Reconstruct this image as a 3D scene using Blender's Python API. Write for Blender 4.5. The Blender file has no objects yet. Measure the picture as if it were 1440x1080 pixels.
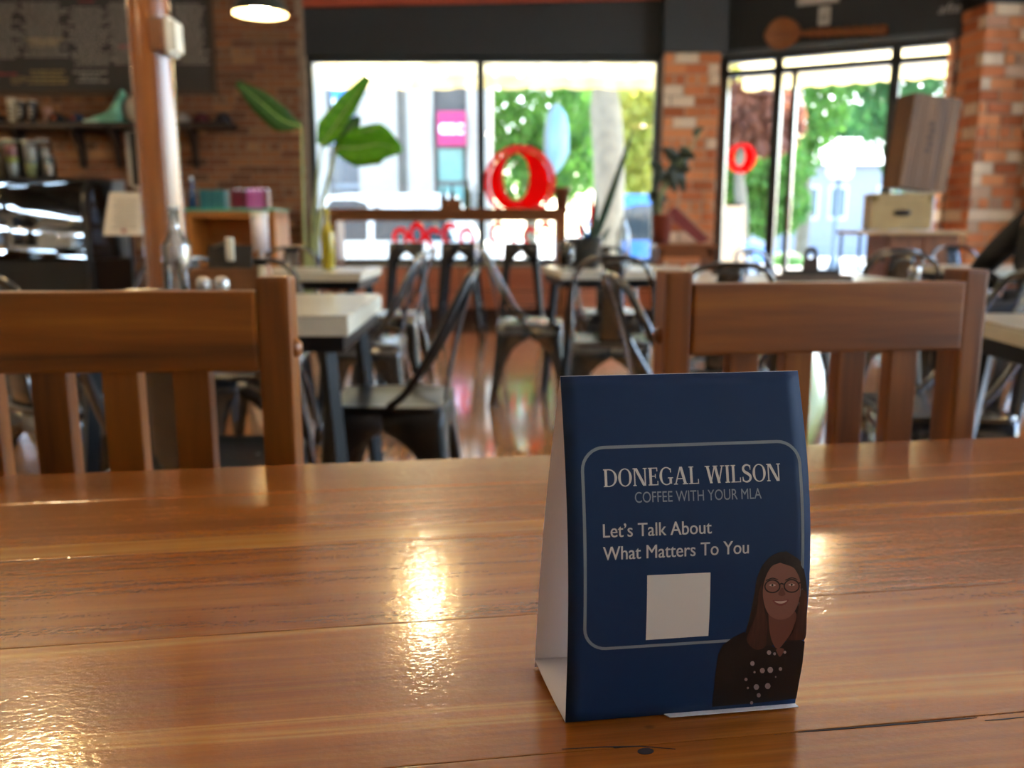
import bpy, bmesh, math, random
import numpy as np
from mathutils import Vector, Matrix, Euler

random.seed(7)
SC = bpy.context.scene
COL = SC.collection

# ------------------------------------------------------------------ camera
FPX = 1200.0                       # focal length in pixels of the 1440x1080 frame
PITCH = math.atan(220 / FPX)       # horizon sits 220 px above the picture centre
CAMZ = 0.97
cam_d = bpy.data.cameras.new('camera')
cam_d.sensor_width = 36.0
cam_d.lens = 36.0 * FPX / 1440.0
cam_d.clip_start = 0.02
cam_d.clip_end = 400
cam_d.dof.use_dof = True
cam_d.dof.focus_distance = 0.385
cam_d.dof.aperture_fstop = cam_d.lens / 3.3     # 3.3 mm phone-lens opening
cam = bpy.data.objects.new('camera', cam_d)
COL.objects.link(cam)
cam.location = (0, 0, CAMZ)
cam.rotation_euler = (math.pi / 2 - PITCH, 0, 0)
SC.camera = cam

# ------------------------------------------------------------------ sky, sun, exposure
SC.view_settings.view_transform = 'Standard'
SC.view_settings.look = 'None'
SC.view_settings.gamma = 1.0
SC.view_settings.use_curve_mapping = False
SC.view_settings.exposure = 1.98
SC.cycles.use_denoising = True
SC.cycles.max_bounces = 10
SC.cycles.transparent_max_bounces = 16
SC.cycles.sample_clamp_indirect = 6.0
SC.cycles.caustics_reflective = False
SC.cycles.caustics_refractive = False

SUN_EL, SUN_AZ = 50.0, 24.0        # azimuth measured from +Y towards +X
world = bpy.data.worlds.new('world')
SC.world = world
world.use_nodes = True
wn = world.node_tree
wn.nodes.clear()
w_out = wn.nodes.new('ShaderNodeOutputWorld')
w_bg = wn.nodes.new('ShaderNodeBackground')
w_sky = wn.nodes.new('ShaderNodeTexSky')
w_sky.sky_type = 'NISHITA'
w_sky.sun_disc = False
w_sky.sun_elevation = math.radians(SUN_EL)
w_sky.sun_rotation = math.radians(SUN_AZ)
w_sky.air_density = 1.0
w_sky.dust_density = 2.0
w_sky.ozone_density = 1.0
w_bg.inputs['Strength'].default_value = 0.76
wn.links.new(w_sky.outputs[0], w_bg.inputs[0])
wn.links.new(w_bg.outputs[0], w_out.inputs[0])

sun_d = bpy.data.lights.new('sun', 'SUN')
sun_d.energy = 11.0
sun_d.angle = math.radians(0.6)
sun_d.color = (1.0, 0.94, 0.84)
sun = bpy.data.objects.new('sun', sun_d)
COL.objects.link(sun)
_el, _az = math.radians(SUN_EL), math.radians(SUN_AZ)
sun_dir = Vector((math.sin(_az) * math.cos(_el), math.cos(_az) * math.cos(_el), math.sin(_el)))
sun.rotation_euler = sun_dir.to_track_quat('Z', 'Y').to_euler()
sun.location = (6, 20, 20)

PENDANT_STRENGTH = 30.0

# ------------------------------------------------------------------ pixel helpers: a pixel gives a direction only
_fw = Vector((0, math.cos(PITCH), -math.sin(PITCH)))
_up = Vector((0, math.sin(PITCH), math.cos(PITCH)))
_C = Vector((0, 0, CAMZ))
def ray(u, v): return _fw * FPX + Vector((1, 0, 0)) * (u - 720) + _up * (540 - v)
def Py(u, v, y):
    d = ray(u, v); return _C + d * (y / d.y)
def Pz(u, v, z):
    d = ray(u, v); return _C + d * ((z - CAMZ) / d.z)
def pix(q):
    q = Vector(q) - _C; z = q.dot(_fw)
    return 720 + FPX * q.x / z, 540 - FPX * q.dot(_up) / z

# ------------------------------------------------------------------ materials
def lin(c):
    if isinstance(c, str):
        c = c.lstrip('#'); c = [int(c[i:i + 2], 16) / 255 for i in (0, 2, 4)]
    return tuple(x / 12.92 if x <= 0.04045 else ((x + 0.055) / 1.055) ** 2.4 for x in c[:3]) + (1.0,)
MATS = {}
def base_mat(name):
    m = bpy.data.materials.new(name); m.use_nodes = True
    nt = m.node_tree; b = nt.nodes['Principled BSDF']
    MATS[name] = m
    return m, nt, b
def coords(nt, scale=(1, 1, 1), kind='Object', rot=(0, 0, 0)):
    tc = nt.nodes.new('ShaderNodeTexCoord'); mp = nt.nodes.new('ShaderNodeMapping')
    mp.inputs['Scale'].default_value = scale; mp.inputs['Rotation'].default_value = rot
    nt.links.new(tc.outputs[kind], mp.inputs['Vector'])
    return mp.outputs['Vector']
def noise(nt, vec, scale, detail=3, rough=0.5, dist=0.0):
    n = nt.nodes.new('ShaderNodeTexNoise')
    n.inputs['Scale'].default_value = scale; n.inputs['Detail'].default_value = detail
    n.inputs['Roughness'].default_value = rough; n.inputs['Distortion'].default_value = dist
    if vec is not None: nt.links.new(vec, n.inputs['Vector'])
    return n.outputs['Fac']
def ramp(nt, fac, stops, interp='LINEAR'):
    r = nt.nodes.new('ShaderNodeValToRGB'); r.color_ramp.interpolation = interp
    e = r.color_ramp.elements
    while len(e) < len(stops): e.new(0.5)
    for i, (p, c) in enumerate(stops):
        e[i].position = p; e[i].color = lin(c) if isinstance(c, str) else c
    nt.links.new(fac, r.inputs['Fac'])
    return r.outputs['Color']
def math_n(nt, op, a, b=None):
    n = nt.nodes.new('ShaderNodeMath'); n.operation = op
    for i, x in enumerate((a, b)):
        if x is None: continue
        if isinstance(x, (int, float)): n.inputs[i].default_value = x
        else: nt.links.new(x, n.inputs[i])
    return n.outputs[0]
def mixc(nt, fac, a, b, mode='MIX'):
    n = nt.nodes.new('ShaderNodeMix'); n.data_type = 'RGBA'; n.blend_type = mode
    for key, x in ((0, fac), (6, a), (7, b)):
        if isinstance(x, (int, float)): n.inputs[key].default_value = x
        elif isinstance(x, tuple): n.inputs[key].default_value = x
        elif isinstance(x, str): n.inputs[key].default_value = lin(x)
        else: nt.links.new(x, n.inputs[key])
    return n.outputs[2]
def bump(nt, b, h, strength=0.2, dist=0.002):
    n = nt.nodes.new('ShaderNodeBump'); n.inputs['Strength'].default_value = strength
    n.inputs['Distance'].default_value = dist
    nt.links.new(h, n.inputs['Height']); nt.links.new(n.outputs[0], b.inputs['Normal'])
def mat(name, col, rough=0.5, metal=0.0, var=0.12, vscale=12.0, spec=0.5, bmp=0.0, emit=None, estr=0.0,
        coat=0.0, trans=0.0, kind='Object', stretch=(1, 1, 1), alpha=1.0):
    """plain procedural material: colour with a little noise variation"""
    if name in MATS: return MATS[name]
    m, nt, b = base_mat(name)
    v = coords(nt, stretch, kind)
    n = noise(nt, v, vscale, 4, 0.6)
    c = lin(col)
    lo = tuple(x * (1 - var) for x in c[:3]) + (1,); hi = tuple(min(1, x * (1 + var)) for x in c[:3]) + (1,)
    nt.links.new(ramp(nt, n, [(0.3, lo), (0.7, hi)]), b.inputs['Base Color'])
    b.inputs['Roughness'].default_value = rough
    b.inputs['Metallic'].default_value = metal
    b.inputs['Specular IOR Level'].default_value = spec
    b.inputs['Coat Weight'].default_value = coat
    b.inputs['Transmission Weight'].default_value = trans
    b.inputs['Alpha'].default_value = alpha
    if bmp: bump(nt, b, n, bmp)
    if emit is not None:
        b.inputs['Emission Color'].default_value = lin(emit); b.inputs['Emission Strength'].default_value = estr
    return m
def glass_mat(name, tint=(1, 1, 1), refl=1.0, rough=0.0):
    """thin clear sheet: straight-through transparency plus fresnel gloss"""
    if name in MATS: return MATS[name]
    m = bpy.data.materials.new(name); m.use_nodes = True; nt = m.node_tree; MATS[name] = m
    nt.nodes.clear()
    o = nt.nodes.new('ShaderNodeOutputMaterial'); mx = nt.nodes.new('ShaderNodeMixShader')
    t = nt.nodes.new('ShaderNodeBsdfTransparent'); g = nt.nodes.new('ShaderNodeBsdfGlossy')
    f = nt.nodes.new('ShaderNodeFresnel'); f.inputs['IOR'].default_value = 1.45
    t.inputs[0].default_value = tuple(tint) + (1,); g.inputs['Roughness'].default_value = rough
    nt.links.new(math_n(nt, 'MULTIPLY', f.outputs[0], refl), mx.inputs[0])
    nt.links.new(t.outputs[0], mx.inputs[1]); nt.links.new(g.outputs[0], mx.inputs[2])
    nt.links.new(mx.outputs[0], o.inputs[0])
    return m
def wood_mat(name, stops, rough=0.35, along='x', scale=1.0, coat=0.0, bmp=0.05, perobj=True, fine=1.0):
    if name in MATS: return MATS[name]
    m, nt, b = base_mat(name)
    st = {'x': (0.6, 9, 9), 'y': (9, 0.6, 9), 'z': (9, 9, 0.6)}[along]
    st = tuple(s * scale for s in st)
    v = coords(nt, st)
    if perobj:
        oi = nt.nodes.new('ShaderNodeObjectInfo'); ad = nt.nodes.new('ShaderNodeVectorMath')
        ad.operation = 'ADD'; cm = nt.nodes.new('ShaderNodeCombineXYZ')
        r = math_n(nt, 'MULTIPLY', oi.outputs['Random'], 37.0)
        for i in range(3): nt.links.new(r, cm.inputs[i])
        nt.links.new(v, ad.inputs[0]); nt.links.new(cm.outputs[0], ad.inputs[1]); v = ad.outputs[0]
    n1 = noise(nt, v, 1.2, 3, 0.55, 0.6); n2 = noise(nt, v, 7.0 * fine, 3, 0.6, 0.2)
    f = math_n(nt, 'ADD', math_n(nt, 'MULTIPLY', n1, 0.75), math_n(nt, 'MULTIPLY', n2, 0.25))
    nt.links.new(ramp(nt, f, stops), b.inputs['Base Color'])
    b.inputs['Roughness'].default_value = rough; b.inputs['Coat Weight'].default_value = coat
    b.inputs['Coat Roughness'].default_value = 0.12
    if bmp: bump(nt, b, n2, bmp, 0.001)
    return m

def brick_mat(name, stops, rough=0.85):
    if name in MATS: return MATS[name]
    m, nt, b = base_mat(name)
    at = nt.nodes.new('ShaderNodeAttribute'); at.attribute_name = 'rnd'
    oi = nt.nodes.new('ShaderNodeObjectInfo')
    f = math_n(nt, 'FRACT', math_n(nt, 'ADD', at.outputs['Fac'], oi.outputs['Random']))
    c = ramp(nt, f, stops)
    n = noise(nt, coords(nt, (1, 1, 1), 'Generated'), 6.0, 4, 0.7)
    c = mixc(nt, 0.35, c, ramp(nt, n, [(0.25, '#3a2a22'), (0.75, '#d0b090')]), 'SOFT_LIGHT')
    nt.links.new(c, b.inputs['Base Color']); b.inputs['Roughness'].default_value = rough
    bump(nt, b, n, 0.4, 0.003)
    return m

# ------------------------------------------------------------------ mesh builder
class MB:
    def __init__(s): s.v = []; s.f = []; s.smooth = []
    def add(s, vs, fs, smooth=False):
        o = len(s.v); s.v += [tuple(x) for x in vs]
        for f in fs: s.f.append(tuple(i + o for i in f)); s.smooth.append(smooth)
        return s
    def box(s, c, size, M=None, bev=0.0):
        hx, hy, hz = size[0] / 2, size[1] / 2, size[2] / 2
        if bev > 0:
            bm = bmesh.new(); bmesh.ops.create_cube(bm, size=1.0)
            bmesh.ops.scale(bm, vec=size, verts=bm.verts)
            bmesh.ops.bevel(bm, geom=bm.edges[:], offset=bev, segments=2, affect='EDGES', profile=0.7)
            bm.verts.index_update()
            vs = [Vector(v.co) for v in bm.verts]; fs = [[v.index for v in f.verts] for f in bm.faces]; bm.free()
        else:
            vs = [Vector((x * hx, y * hy, z * hz)) for x in (-1, 1) for y in (-1, 1) for z in (-1, 1)]
            fs = [(0, 1, 3, 2), (4, 6, 7, 5), (0, 4, 5, 1), (2, 3, 7, 6), (0, 2, 6, 4), (1, 5, 7, 3)]
        if M is not None: vs = [M @ v for v in vs]
        return s.add([v + Vector(c) for v in vs], fs)
    def span(s, a, b, bev=0.0):
        a, b = Vector(a), Vector(b)
        return s.box((a + b) / 2, [abs(b[i] - a[i]) for i in range(3)], bev=bev)
    def beam(s, a, b, w, d, up=(0, 0, 1), bev=0.0):
        """bar from a to b with section w x d"""
        a, b = Vector(a), Vector(b); z = (b - a); L = z.length; z.normalize()
        x = Vector(up).cross(z)
        if x.length < 1e-4: x = Vector((1, 0, 0))
        x.normalize(); y = z.cross(x)
        M = Matrix((x, y, z)).transposed()
        return s.box((a + b) / 2, (w, d, L), M, bev)
    def tube(s, pts, r, seg=8, closed=False):
        pts = [Vector(p) for p in pts]; n = len(pts)
        rs = r if isinstance(r, (list, tuple)) else [r] * n
        rings = []; prev = None
        for i, p in enumerate(pts):
            if closed: t = pts[(i + 1) % n] - pts[i - 1]
            else: t = pts[min(i + 1, n - 1)] - pts[max(i - 1, 0)]
            t.normalize()
            if prev is None:
                a = Vector((0, 0, 1)) if abs(t.z) < 0.9 else Vector((1, 0, 0)); x = a.cross(t).normalized()
            else:
                x = (prev - t * prev.dot(t)); x = x.normalized() if x.length > 1e-6 else Vector((1, 0, 0))
            prev = x; y = t.cross(x)
            rings.append([p + (x * math.cos(2 * math.pi * k / seg) + y * math.sin(2 * math.pi * k / seg)) * rs[i] for k in range(seg)])
        vs = [q for ring in rings for q in ring]; fs = []
        for i in range(n if closed else n - 1):
            j = (i + 1) % n
            for k in range(seg):
                l = (k + 1) % seg
                fs.append((i * seg + k, i * seg + l, j * seg + l, j * seg + k))
        s.add(vs, fs, True)
        if not closed:
            o = len(s.v) - len(vs)
            s.f.append(tuple(o + k for k in reversed(range(seg)))); s.smooth.append(False)
            s.f.append(tuple(o + (n - 1) * seg + k for k in range(seg))); s.smooth.append(False)
        return s
    def lathe(s, prof, c=(0, 0, 0), seg=24, smooth=True):
        c = Vector(c); vs = []; fs = []; n = len(prof)
        for (r, z) in prof:
            for k in range(seg):
                a = 2 * math.pi * k / seg; vs.append(c + Vector((r * math.cos(a), r * math.sin(a), z)))
        for i in range(n - 1):
            for k in range(seg):
                l = (k + 1) % seg; fs.append((i * seg + k, i * seg + l, (i + 1) * seg + l, (i + 1) * seg + k))
        return s.add(vs, fs, smooth)
    def prism(s, poly, off):
        """closed prism: polygon (3D points) swept by vector off"""
        poly = [Vector(p) for p in poly]; off = Vector(off); n = len(poly)
        vs = poly + [p + off for p in poly]
        fs = [tuple(reversed(range(n))), tuple(range(n, 2 * n))]
        fs += [(i, (i + 1) % n, n + (i + 1) % n, n + i) for i in range(n)]
        return s.add(vs, fs)
    def sheet(s, grid, offs, smooth=True):
        """thick sheet over a grid of points; offs = thickness vector or grid of vectors"""
        R, Cn = len(grid), len(grid[0])
        o = (lambda i, j: Vector(offs)) if not isinstance(offs, list) else (lambda i, j: Vector(offs[i][j]))
        vs = [Vector(grid[i][j]) for i in range(R) for j in range(Cn)]
        vs += [Vector(grid[i][j]) + o(i, j) for i in range(R) for j in range(Cn)]
        N = R * Cn; fs = []; id = lambda i, j: i * Cn + j
        for i in range(R - 1):
            for j in range(Cn - 1):
                q = (id(i, j), id(i, j + 1), id(i + 1, j + 1), id(i + 1, j))
                fs.append(q); fs.append(tuple(N + k for k in reversed(q)))
        s.add(vs, fs, smooth)
        b = len(s.v) - 2 * N; e = []
        for i in range(R - 1):
            e.append((id(i + 1, 0), id(i, 0))); e.append((id(i, Cn - 1), id(i + 1, Cn - 1)))
        for j in range(Cn - 1):
            e.append((id(0, j), id(0, j + 1))); e.append((id(R - 1, j + 1), id(R - 1, j)))
        for p, q in e:
            s.f.append((b + q, b + p, b + N + p, b + N + q)); s.smooth.append(False)
        return s
    def ball(s, c, r, seg=12, ring=8):
        c = Vector(c); r = Vector(r) if not isinstance(r, (int, float)) else Vector((r, r, r))
        prof = [(math.sin(math.pi * i / ring), -math.cos(math.pi * i / ring)) for i in range(ring + 1)]
        vs = []; fs = []
        for (a, z) in prof:
            for k in range(seg):
                t = 2 * math.pi * k / seg; vs.append(c + Vector((r.x * a * math.cos(t), r.y * a * math.sin(t), r.z * z)))
        for i in range(ring):
            for k in range(seg):
                l = (k + 1) % seg; fs.append((i * seg + k, i * seg + l, (i + 1) * seg + l, (i + 1) * seg + k))
        return s.add(vs, fs, True)
    def xf(s, M):
        s.v = [tuple(M @ Vector(v)) for v in s.v]; return s
    def mesh(s, name, m):
        me = bpy.data.meshes.new(name); me.from_pydata(s.v, [], s.f)
        me.polygons.foreach_set('use_smooth', s.smooth)
        if m is not None: me.materials.append(m)
        bm = bmesh.new(); bm.from_mesh(me); bmesh.ops.remove_doubles(bm, verts=bm.verts, dist=1e-6)
        bmesh.ops.recalc_face_normals(bm, faces=bm.faces); bm.to_mesh(me); bm.free()
        me.update(); return me
    def build(s, name, m, parent=None, loc=None, rotz=None):
        return link(name, s.mesh(name, m), parent, loc, rotz)

def link(name, me, parent=None, loc=None, rotz=None, rot=None):
    o = bpy.data.objects.new(name, me); COL.objects.link(o)
    if parent is not None: o.parent = parent
    if loc is not None: o.location = loc
    if rotz is not None: o.rotation_euler = (0, 0, rotz)
    if rot is not None: o.rotation_euler = rot
    return o
def tag(o, label=None, cat=None, group=None, kind=None):
    if label: o['label'] = label
    if cat: o['category'] = cat
    if group: o['group'] = group
    if kind: o['kind'] = kind
    return o
def thing(name, label, cat, loc=(0, 0, 0), rotz=0.0, group=None):
    o = bpy.data.objects.new(name, None); COL.objects.link(o); o.empty_display_size = 0.05
    o.location = loc; o.rotation_euler = (0, 0, rotz)
    return tag(o, label, cat, group)
def struct(o, label, cat='wall'):
    return tag(o, label, cat, kind='structure')

def bez(p0, p1, p2, p3, n=10):
    p0, p1, p2, p3 = map(Vector, (p0, p1, p2, p3)); out = []
    for i in range(n + 1):
        t = i / n; out.append(p0 * (1 - t) ** 3 + p1 * 3 * t * (1 - t) ** 2 + p2 * 3 * t * t * (1 - t) + p3 * t ** 3)
    return out
def smoothpath(pts, n=6):
    """Catmull-Rom through points"""
    P = [Vector(p) for p in pts]; P = [P[0] * 2 - P[1]] + P + [P[-1] * 2 - P[-2]]; out = []
    for i in range(1, len(P) - 2):
        for k in range(n):
            t = k / n
            out.append(0.5 * ((2 * P[i]) + (P[i + 1] - P[i - 1]) * t + (2 * P[i - 1] - 5 * P[i] + 4 * P[i + 1] - P[i + 2]) * t * t
                              + (3 * P[i] - P[i - 1] - 3 * P[i + 1] + P[i + 2]) * t ** 3))
    out.append(P[-2]); return out
def text_mesh(txt, size=1.0, bold=0.0, shear=0.0, align='LEFT', spacing=1.0):
    """flat letters from the built-in font -> (verts 2D, faces)"""
    cu = bpy.data.curves.new('t', 'FONT'); cu.body = txt; cu.size = size; cu.offset = bold
    cu.shear = shear; cu.align_x = align; cu.resolution_u = 5; cu.space_character = spacing
    o = bpy.data.objects.new('t', cu); COL.objects.link(o)
    me = bpy.data.meshes.new_from_object(o.evaluated_get(bpy.context.evaluated_depsgraph_get()))
    vs = [(v.co.x, v.co.y) for v in me.vertices]; fs = [tuple(p.vertices) for p in me.polygons]
    bpy.data.objects.remove(o); bpy.data.curves.remove(cu); bpy.data.meshes.remove(me)
    return vs, fs
# ================================================================== THE ROOM
M_BLACKWALL = mat('charcoal_paint', '#242b2f', 0.6, var=0.06)
M_GREYCAP = mat('dark_grey_paint', '#2e3539', 0.6, var=0.06)
M_REDPAINT = mat('brick_red_paint', '#a5492f', 0.6, var=0.08)
M_MORTAR = mat('mortar', '#8d7d6c', 0.95, var=0.25, vscale=30, bmp=0.3)
M_MORTAR2 = mat('pale_mortar', '#b5a48f', 0.95, var=0.25, vscale=30, bmp=0.3)
M_METALFRAME = mat('window_frame_metal', '#2c3438', 0.35, 0.3, var=0.06)
M_PANE = glass_mat('window_glass', (0.97, 0.985, 0.98))
M_CEIL = mat('ceiling_paint', '#ece7de', 0.9, var=0.05)
M_PLASTER = mat('warm_plaster', '#cdbda6', 0.85, var=0.08, vscale=3)
M_BRICK_L = brick_mat('brown_brick', [(0.0, '#694732'), (0.25, '#82593d'), (0.5, '#946a46'), (0.72, '#764c37'), (0.9, '#a6825c'), (1.0, '#573b2d')])
M_BRICK_R = brick_mat('orange_brick', [(0.0, '#a8623c'), (0.25, '#cf8a5c'), (0.5, '#e0a070'), (0.72, '#c87c52'), (0.80, '#b06a48'), (0.84, '#e6d8c4'), (0.93, '#e6d8c4'), (1.0, '#9a6044')])

# floor: narrow varnished boards, joints and grain
def floor_material():
    m, nt, b = base_mat('varnished_floor')
    v = coords(nt, (1, 1, 1), 'Object', (0, 0, math.radians(90)))
    br = nt.nodes.new('ShaderNodeTexBrick'); nt.links.new(v, br.inputs['Vector'])
    br.inputs['Scale'].default_value = 1.0; br.inputs['Brick Width'].default_value = 1.6
    br.inputs['Row Height'].default_value = 0.085; br.inputs['Mortar Size'].default_value = 0.0012
    br.inputs['Color1'].default_value = lin('#c08c5a'); br.inputs['Color2'].default_value = lin('#b27c4e')
    br.inputs['Mortar'].default_value = lin('#5c3a22')
    n = noise(nt, coords(nt, (14, 0.8, 1)), 3.0, 4, 0.6, 0.4)
    c = mixc(nt, 0.4, br.outputs['Color'], ramp(nt, n, [(0.3, '#926238'), (0.7, '#d8a874')]))
    nt.links.new(c, b.inputs['Base Color'])
    n2 = noise(nt, coords(nt), 2.2, 4, 0.6)
    nt.links.new(ramp(nt, n2, [(0.3, (0.09,) * 3 + (1,)), (0.7, (0.17,) * 3 + (1,))]), b.inputs['Roughness'])
    b.inputs['Coat Weight'].default_value = 1.0; b.inputs['Coat Roughness'].default_value = 0.08; b.inputs['Specular IOR Level'].default_value = 0.7
    bump(nt, b, noise(nt, coords(nt), 9.0, 2), 0.05, 0.002)
    return m
M_FLOOR = floor_material()

XL, XM, XR = -2.05, -0.315, 1.49        # window opening left, mullion, right
WZ0, WZ1 = 0.60, 2.645                  # window sill and head
YW = 9.0                                # glazing plane
P1X = Py(1008, 200, 8.8).x              # right edge of the centre pier
CEIL = 3.55
A_ = Pz(1012, 84, 2.645); B_ = Pz(1335, 56, 2.645)     # door wall ends at head height
A2, B2 = Vector((A_.x, A_.y)), Vector((B_.x, B_.y))
DW = (B2 - A2).length; DANG = math.atan2(B2.y - A2.y, B2.x - A2.x)
def along_door(u, v=220):
    d = ray(u, v); d2 = Vector((d.x, d.y)); e = (B2 - A2).normalized()
    # solve t*d2 = A2 + s*e
    det = d2.x * (-e.y) + e.x * d2.y
    t = (A2.x * (-e.y) + e.x * A2.y) / det
    return (d2 * t - A2).dot(e)

fl = MB().span((-6.4, -3.2, -0.10), (5.3, 9.6, 0.0)).build('floor', M_FLOOR)
struct(fl, 'glossy orange brown wooden floor reflecting the windows', 'floor')
ce = MB().span((-6.4, -3.2, CEIL), (5.6, 9.2, CEIL + 0.1)).build('ceiling', M_CEIL)
struct(ce, 'dim brownish ceiling above the cafe', 'ceiling')

# ---- bricks: each one an object that shares one of a few meshes; the surplus is one joined part
_brick_cache = {}
def brick_mesh(w, h, d, m):
    k = (round(w, 3), round(h, 3), round(d, 3), m.name)
    if k not in _brick_cache:
        b = MB(); c = 0.004
        # box with bevelled front edges, back face open into the mortar
        vs = [(0, 0, 0), (w, 0, 0), (w, 0, h), (0, 0, h), (0, -d + c, 0), (w, -d + c, 0), (w, -d + c, h), (0, -d + c, h),
              (c, -d, c), (w - c, -d, c), (w - c, -d, h - c), (c, -d, h - c)]
        fs = [(8, 9, 10, 11), (4, 5, 9, 8), (5, 6, 10, 9), (6, 7, 11, 10), (7, 4, 8, 11),
              (0, 1, 5, 4), (1, 2, 6, 5), (2, 3, 7, 6), (3, 0, 4, 7), (3, 2, 1, 0)]
        b.add(vs, fs); _brick_cache[k] = b.mesh('brick', m)
    return _brick_cache[k]
def brick_field(parent, W, H, m, M, bl=0.205, bh=0.064, j=0.011, limit=300, prio=None, skip=None):
    """bricks on a face: local x = along 0..W, z = up 0..H, outward = -y, placed by matrix M under parent"""
    rnd = random.Random(int(W * 1000) + int(H * 77)); cells = []
    rows = int(H / (bh + j))
    for r in range(rows):
        z = r * (bh + j) + j; x = -rnd.uniform(0, bl) * 0.15 - (0.5 * (bl + j) if r % 2 else 0)
        head = (r % 6 == 5)
        L = (bl - j) / 2 if head else bl
        while x < W - 0.02:
            a, b = max(x, 0.0), min(x + L, W)
            if b - a > 0.03 and not (skip and skip((a + b) / 2, z)): cells.append((a, z, b - a))
            x += L + j
    if prio: cells.sort(key=lambda c: prio(c[0] + c[2] / 2, c[1] + bh / 2))
    loc, rq, _ = M.decompose()
    for i, (x, z, w) in enumerate(cells[:limit]):
        d = 0.010 + 0.004 * rnd.random()
        w = round(w / 0.03) * 0.03 if w < bl - 0.001 else bl
        if x + w > W: w = W - x
        o = link('brick', brick_mesh(w, bh, round(d / 0.002) * 0.002, m), parent)
        o.matrix_local = M @ Matrix.Translation((x, 0, z))
    rest = cells[limit:]
    if rest:
        b = MB(); att = []
        for (x, z, w) in rest:
            src = brick_mesh(w, bh, 0.012, m)
            b.add([M @ (v.co + Vector((x, 0, z))) for v in src.vertices], [tuple(p.vertices) for p in src.polygons])
            att += [rnd.random()] * len(src.polygons)
        me = bpy.data.meshes.new('brickwork'); me.from_pydata(b.v, [], b.f); me.materials.append(m)
        a = me.attributes.new('rnd', 'FLOAT', 'FACE'); a.data.foreach_set('value', att)
        o = link('brickwork', me, parent); tag(o, kind='stuff')

YB = 8.84
BIG = dict(bl=0.215, bh=0.088, j=0.014)
XB = XL - 0.03
wf = MB().span((-6.4, YB, 0), (XB, YB + 0.35, CEIL)).build('wall_front', M_MORTAR)
struct(wf, 'brown brick wall behind the counter with menu board and shelf')
FW0 = -5.75
def _prio(x, z):
    X = x + FW0; hid = 0
    if z > 2.02 and X < -3.05: hid = 5      # behind the menu board
    if z < 0.8: hid = 4
    if X < -3.75 and z < 1.45: hid = 5      # behind the pastry case
    if X < -5.3: hid = 9
    if -3.3 < X < -2.2 and z < 1.15: hid = 3
    return hid * 10 + abs(X + 2.6)
brick_field(wf, XB - FW0, CEIL, M_BRICK_L, Matrix.Translation((FW0, YB, 0)), prio=_prio)
# the lit return of the wall beside the window
rt = MB().span((XB - 0.001, YB + 0.012, 0), (XB + 0.03, YW + 0.12, CEIL - 0.02)).build('trim_1', M_MORTAR)
struct(rt, 'pale lit brick return beside the left window edge', 'trim')

# ---- knee wall of red boards under the window
kw = MB().span((XL, YW - 0.03, 0), (XR, YW + 0.12, WZ0 - 0.03)).build('wall_front_sill', mat('dark_red_wood_core', '#4a2018', 0.7))
struct(kw, 'low red brown panelled wall under the big window')
M_REDPANEL = wood_mat('red_panel_wood', [(0.3, '#c26f52'), (0.5, '#d48766'), (0.75, '#e09a7a')], 0.45)
for i in range(7):
    x0 = XL + 0.02 + i * (XR - XL - 0.04) / 7; x1 = x0 + (XR - XL - 0.04) / 7 - 0.012
    for z0, z1 in ((0.13, 0.31), (0.32, 0.56)):
        MB().span((x0, YW - 0.05, z0), (x1, YW - 0.03, z1), bev=0.004).build('panel', M_REDPANEL, kw)
MB().span((XL, YW - 0.055, 0), (XR, YW - 0.03, 0.11)).build('baseboard', mat('dark_base_wood', '#3a2117', 0.5), kw)
MB().span((XL, YW - 0.07, WZ0 - 0.03), (XR, YW + 0.12, WZ0)).build('sill', mat('pale_sill', '#b9b6ac', 0.4), kw)

# ---- header over the window and the red band above it
hd = MB().span((XB + 0.03, YW - 0.10, WZ1), (XR + 0.02, YW + 0.2, CEIL)).build('wall_front_header', M_BLACKWALL)
struct(hd, 'charcoal painted wall band above the big window')
rb = MB().prism([(XB, YW - 0.14, 3.09), (XR + 0.02, YW - 0.14, 3.165), (XR + 0.02, YW - 0.14, CEIL), (XB, YW - 0.14, CEIL)], (0, 0.04, 0)).build('trim_2', M_REDPAINT)
struct(rb, 'red orange painted band along the top of the window wall', 'trim')

# ---- centre pier of orange brick with grey cap
pr = MB().span((XR + 0.01, 8.82, 0), (P1X, 9.2, 2.66)).build('wall_pier_center', M_MORTAR2)
struct(pr, 'orange brick pier between the big window and the doors', 'pillar')
brick_field(pr, P1X - XR - 0.01, 2.66, M_BRICK_R, Matrix.Translation((XR + 0.01, 8.82, 0)), limit=300, **BIG)
brick_field(pr, 0.3, 2.66, M_BRICK_R, Matrix.Translation((P1X, 8.83, 0)) @ Matrix.Rotation(math.radians(90), 4, 'Z'), limit=60, **BIG)
pc = MB().span((XR - 0.01, 8.77, 2.66), (P1X + 0.06, 9.2, CEIL)).build('wall_pier_cap', M_GREYCAP)
struct(pc, 'dark grey painted block above the brick pier')

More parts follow.
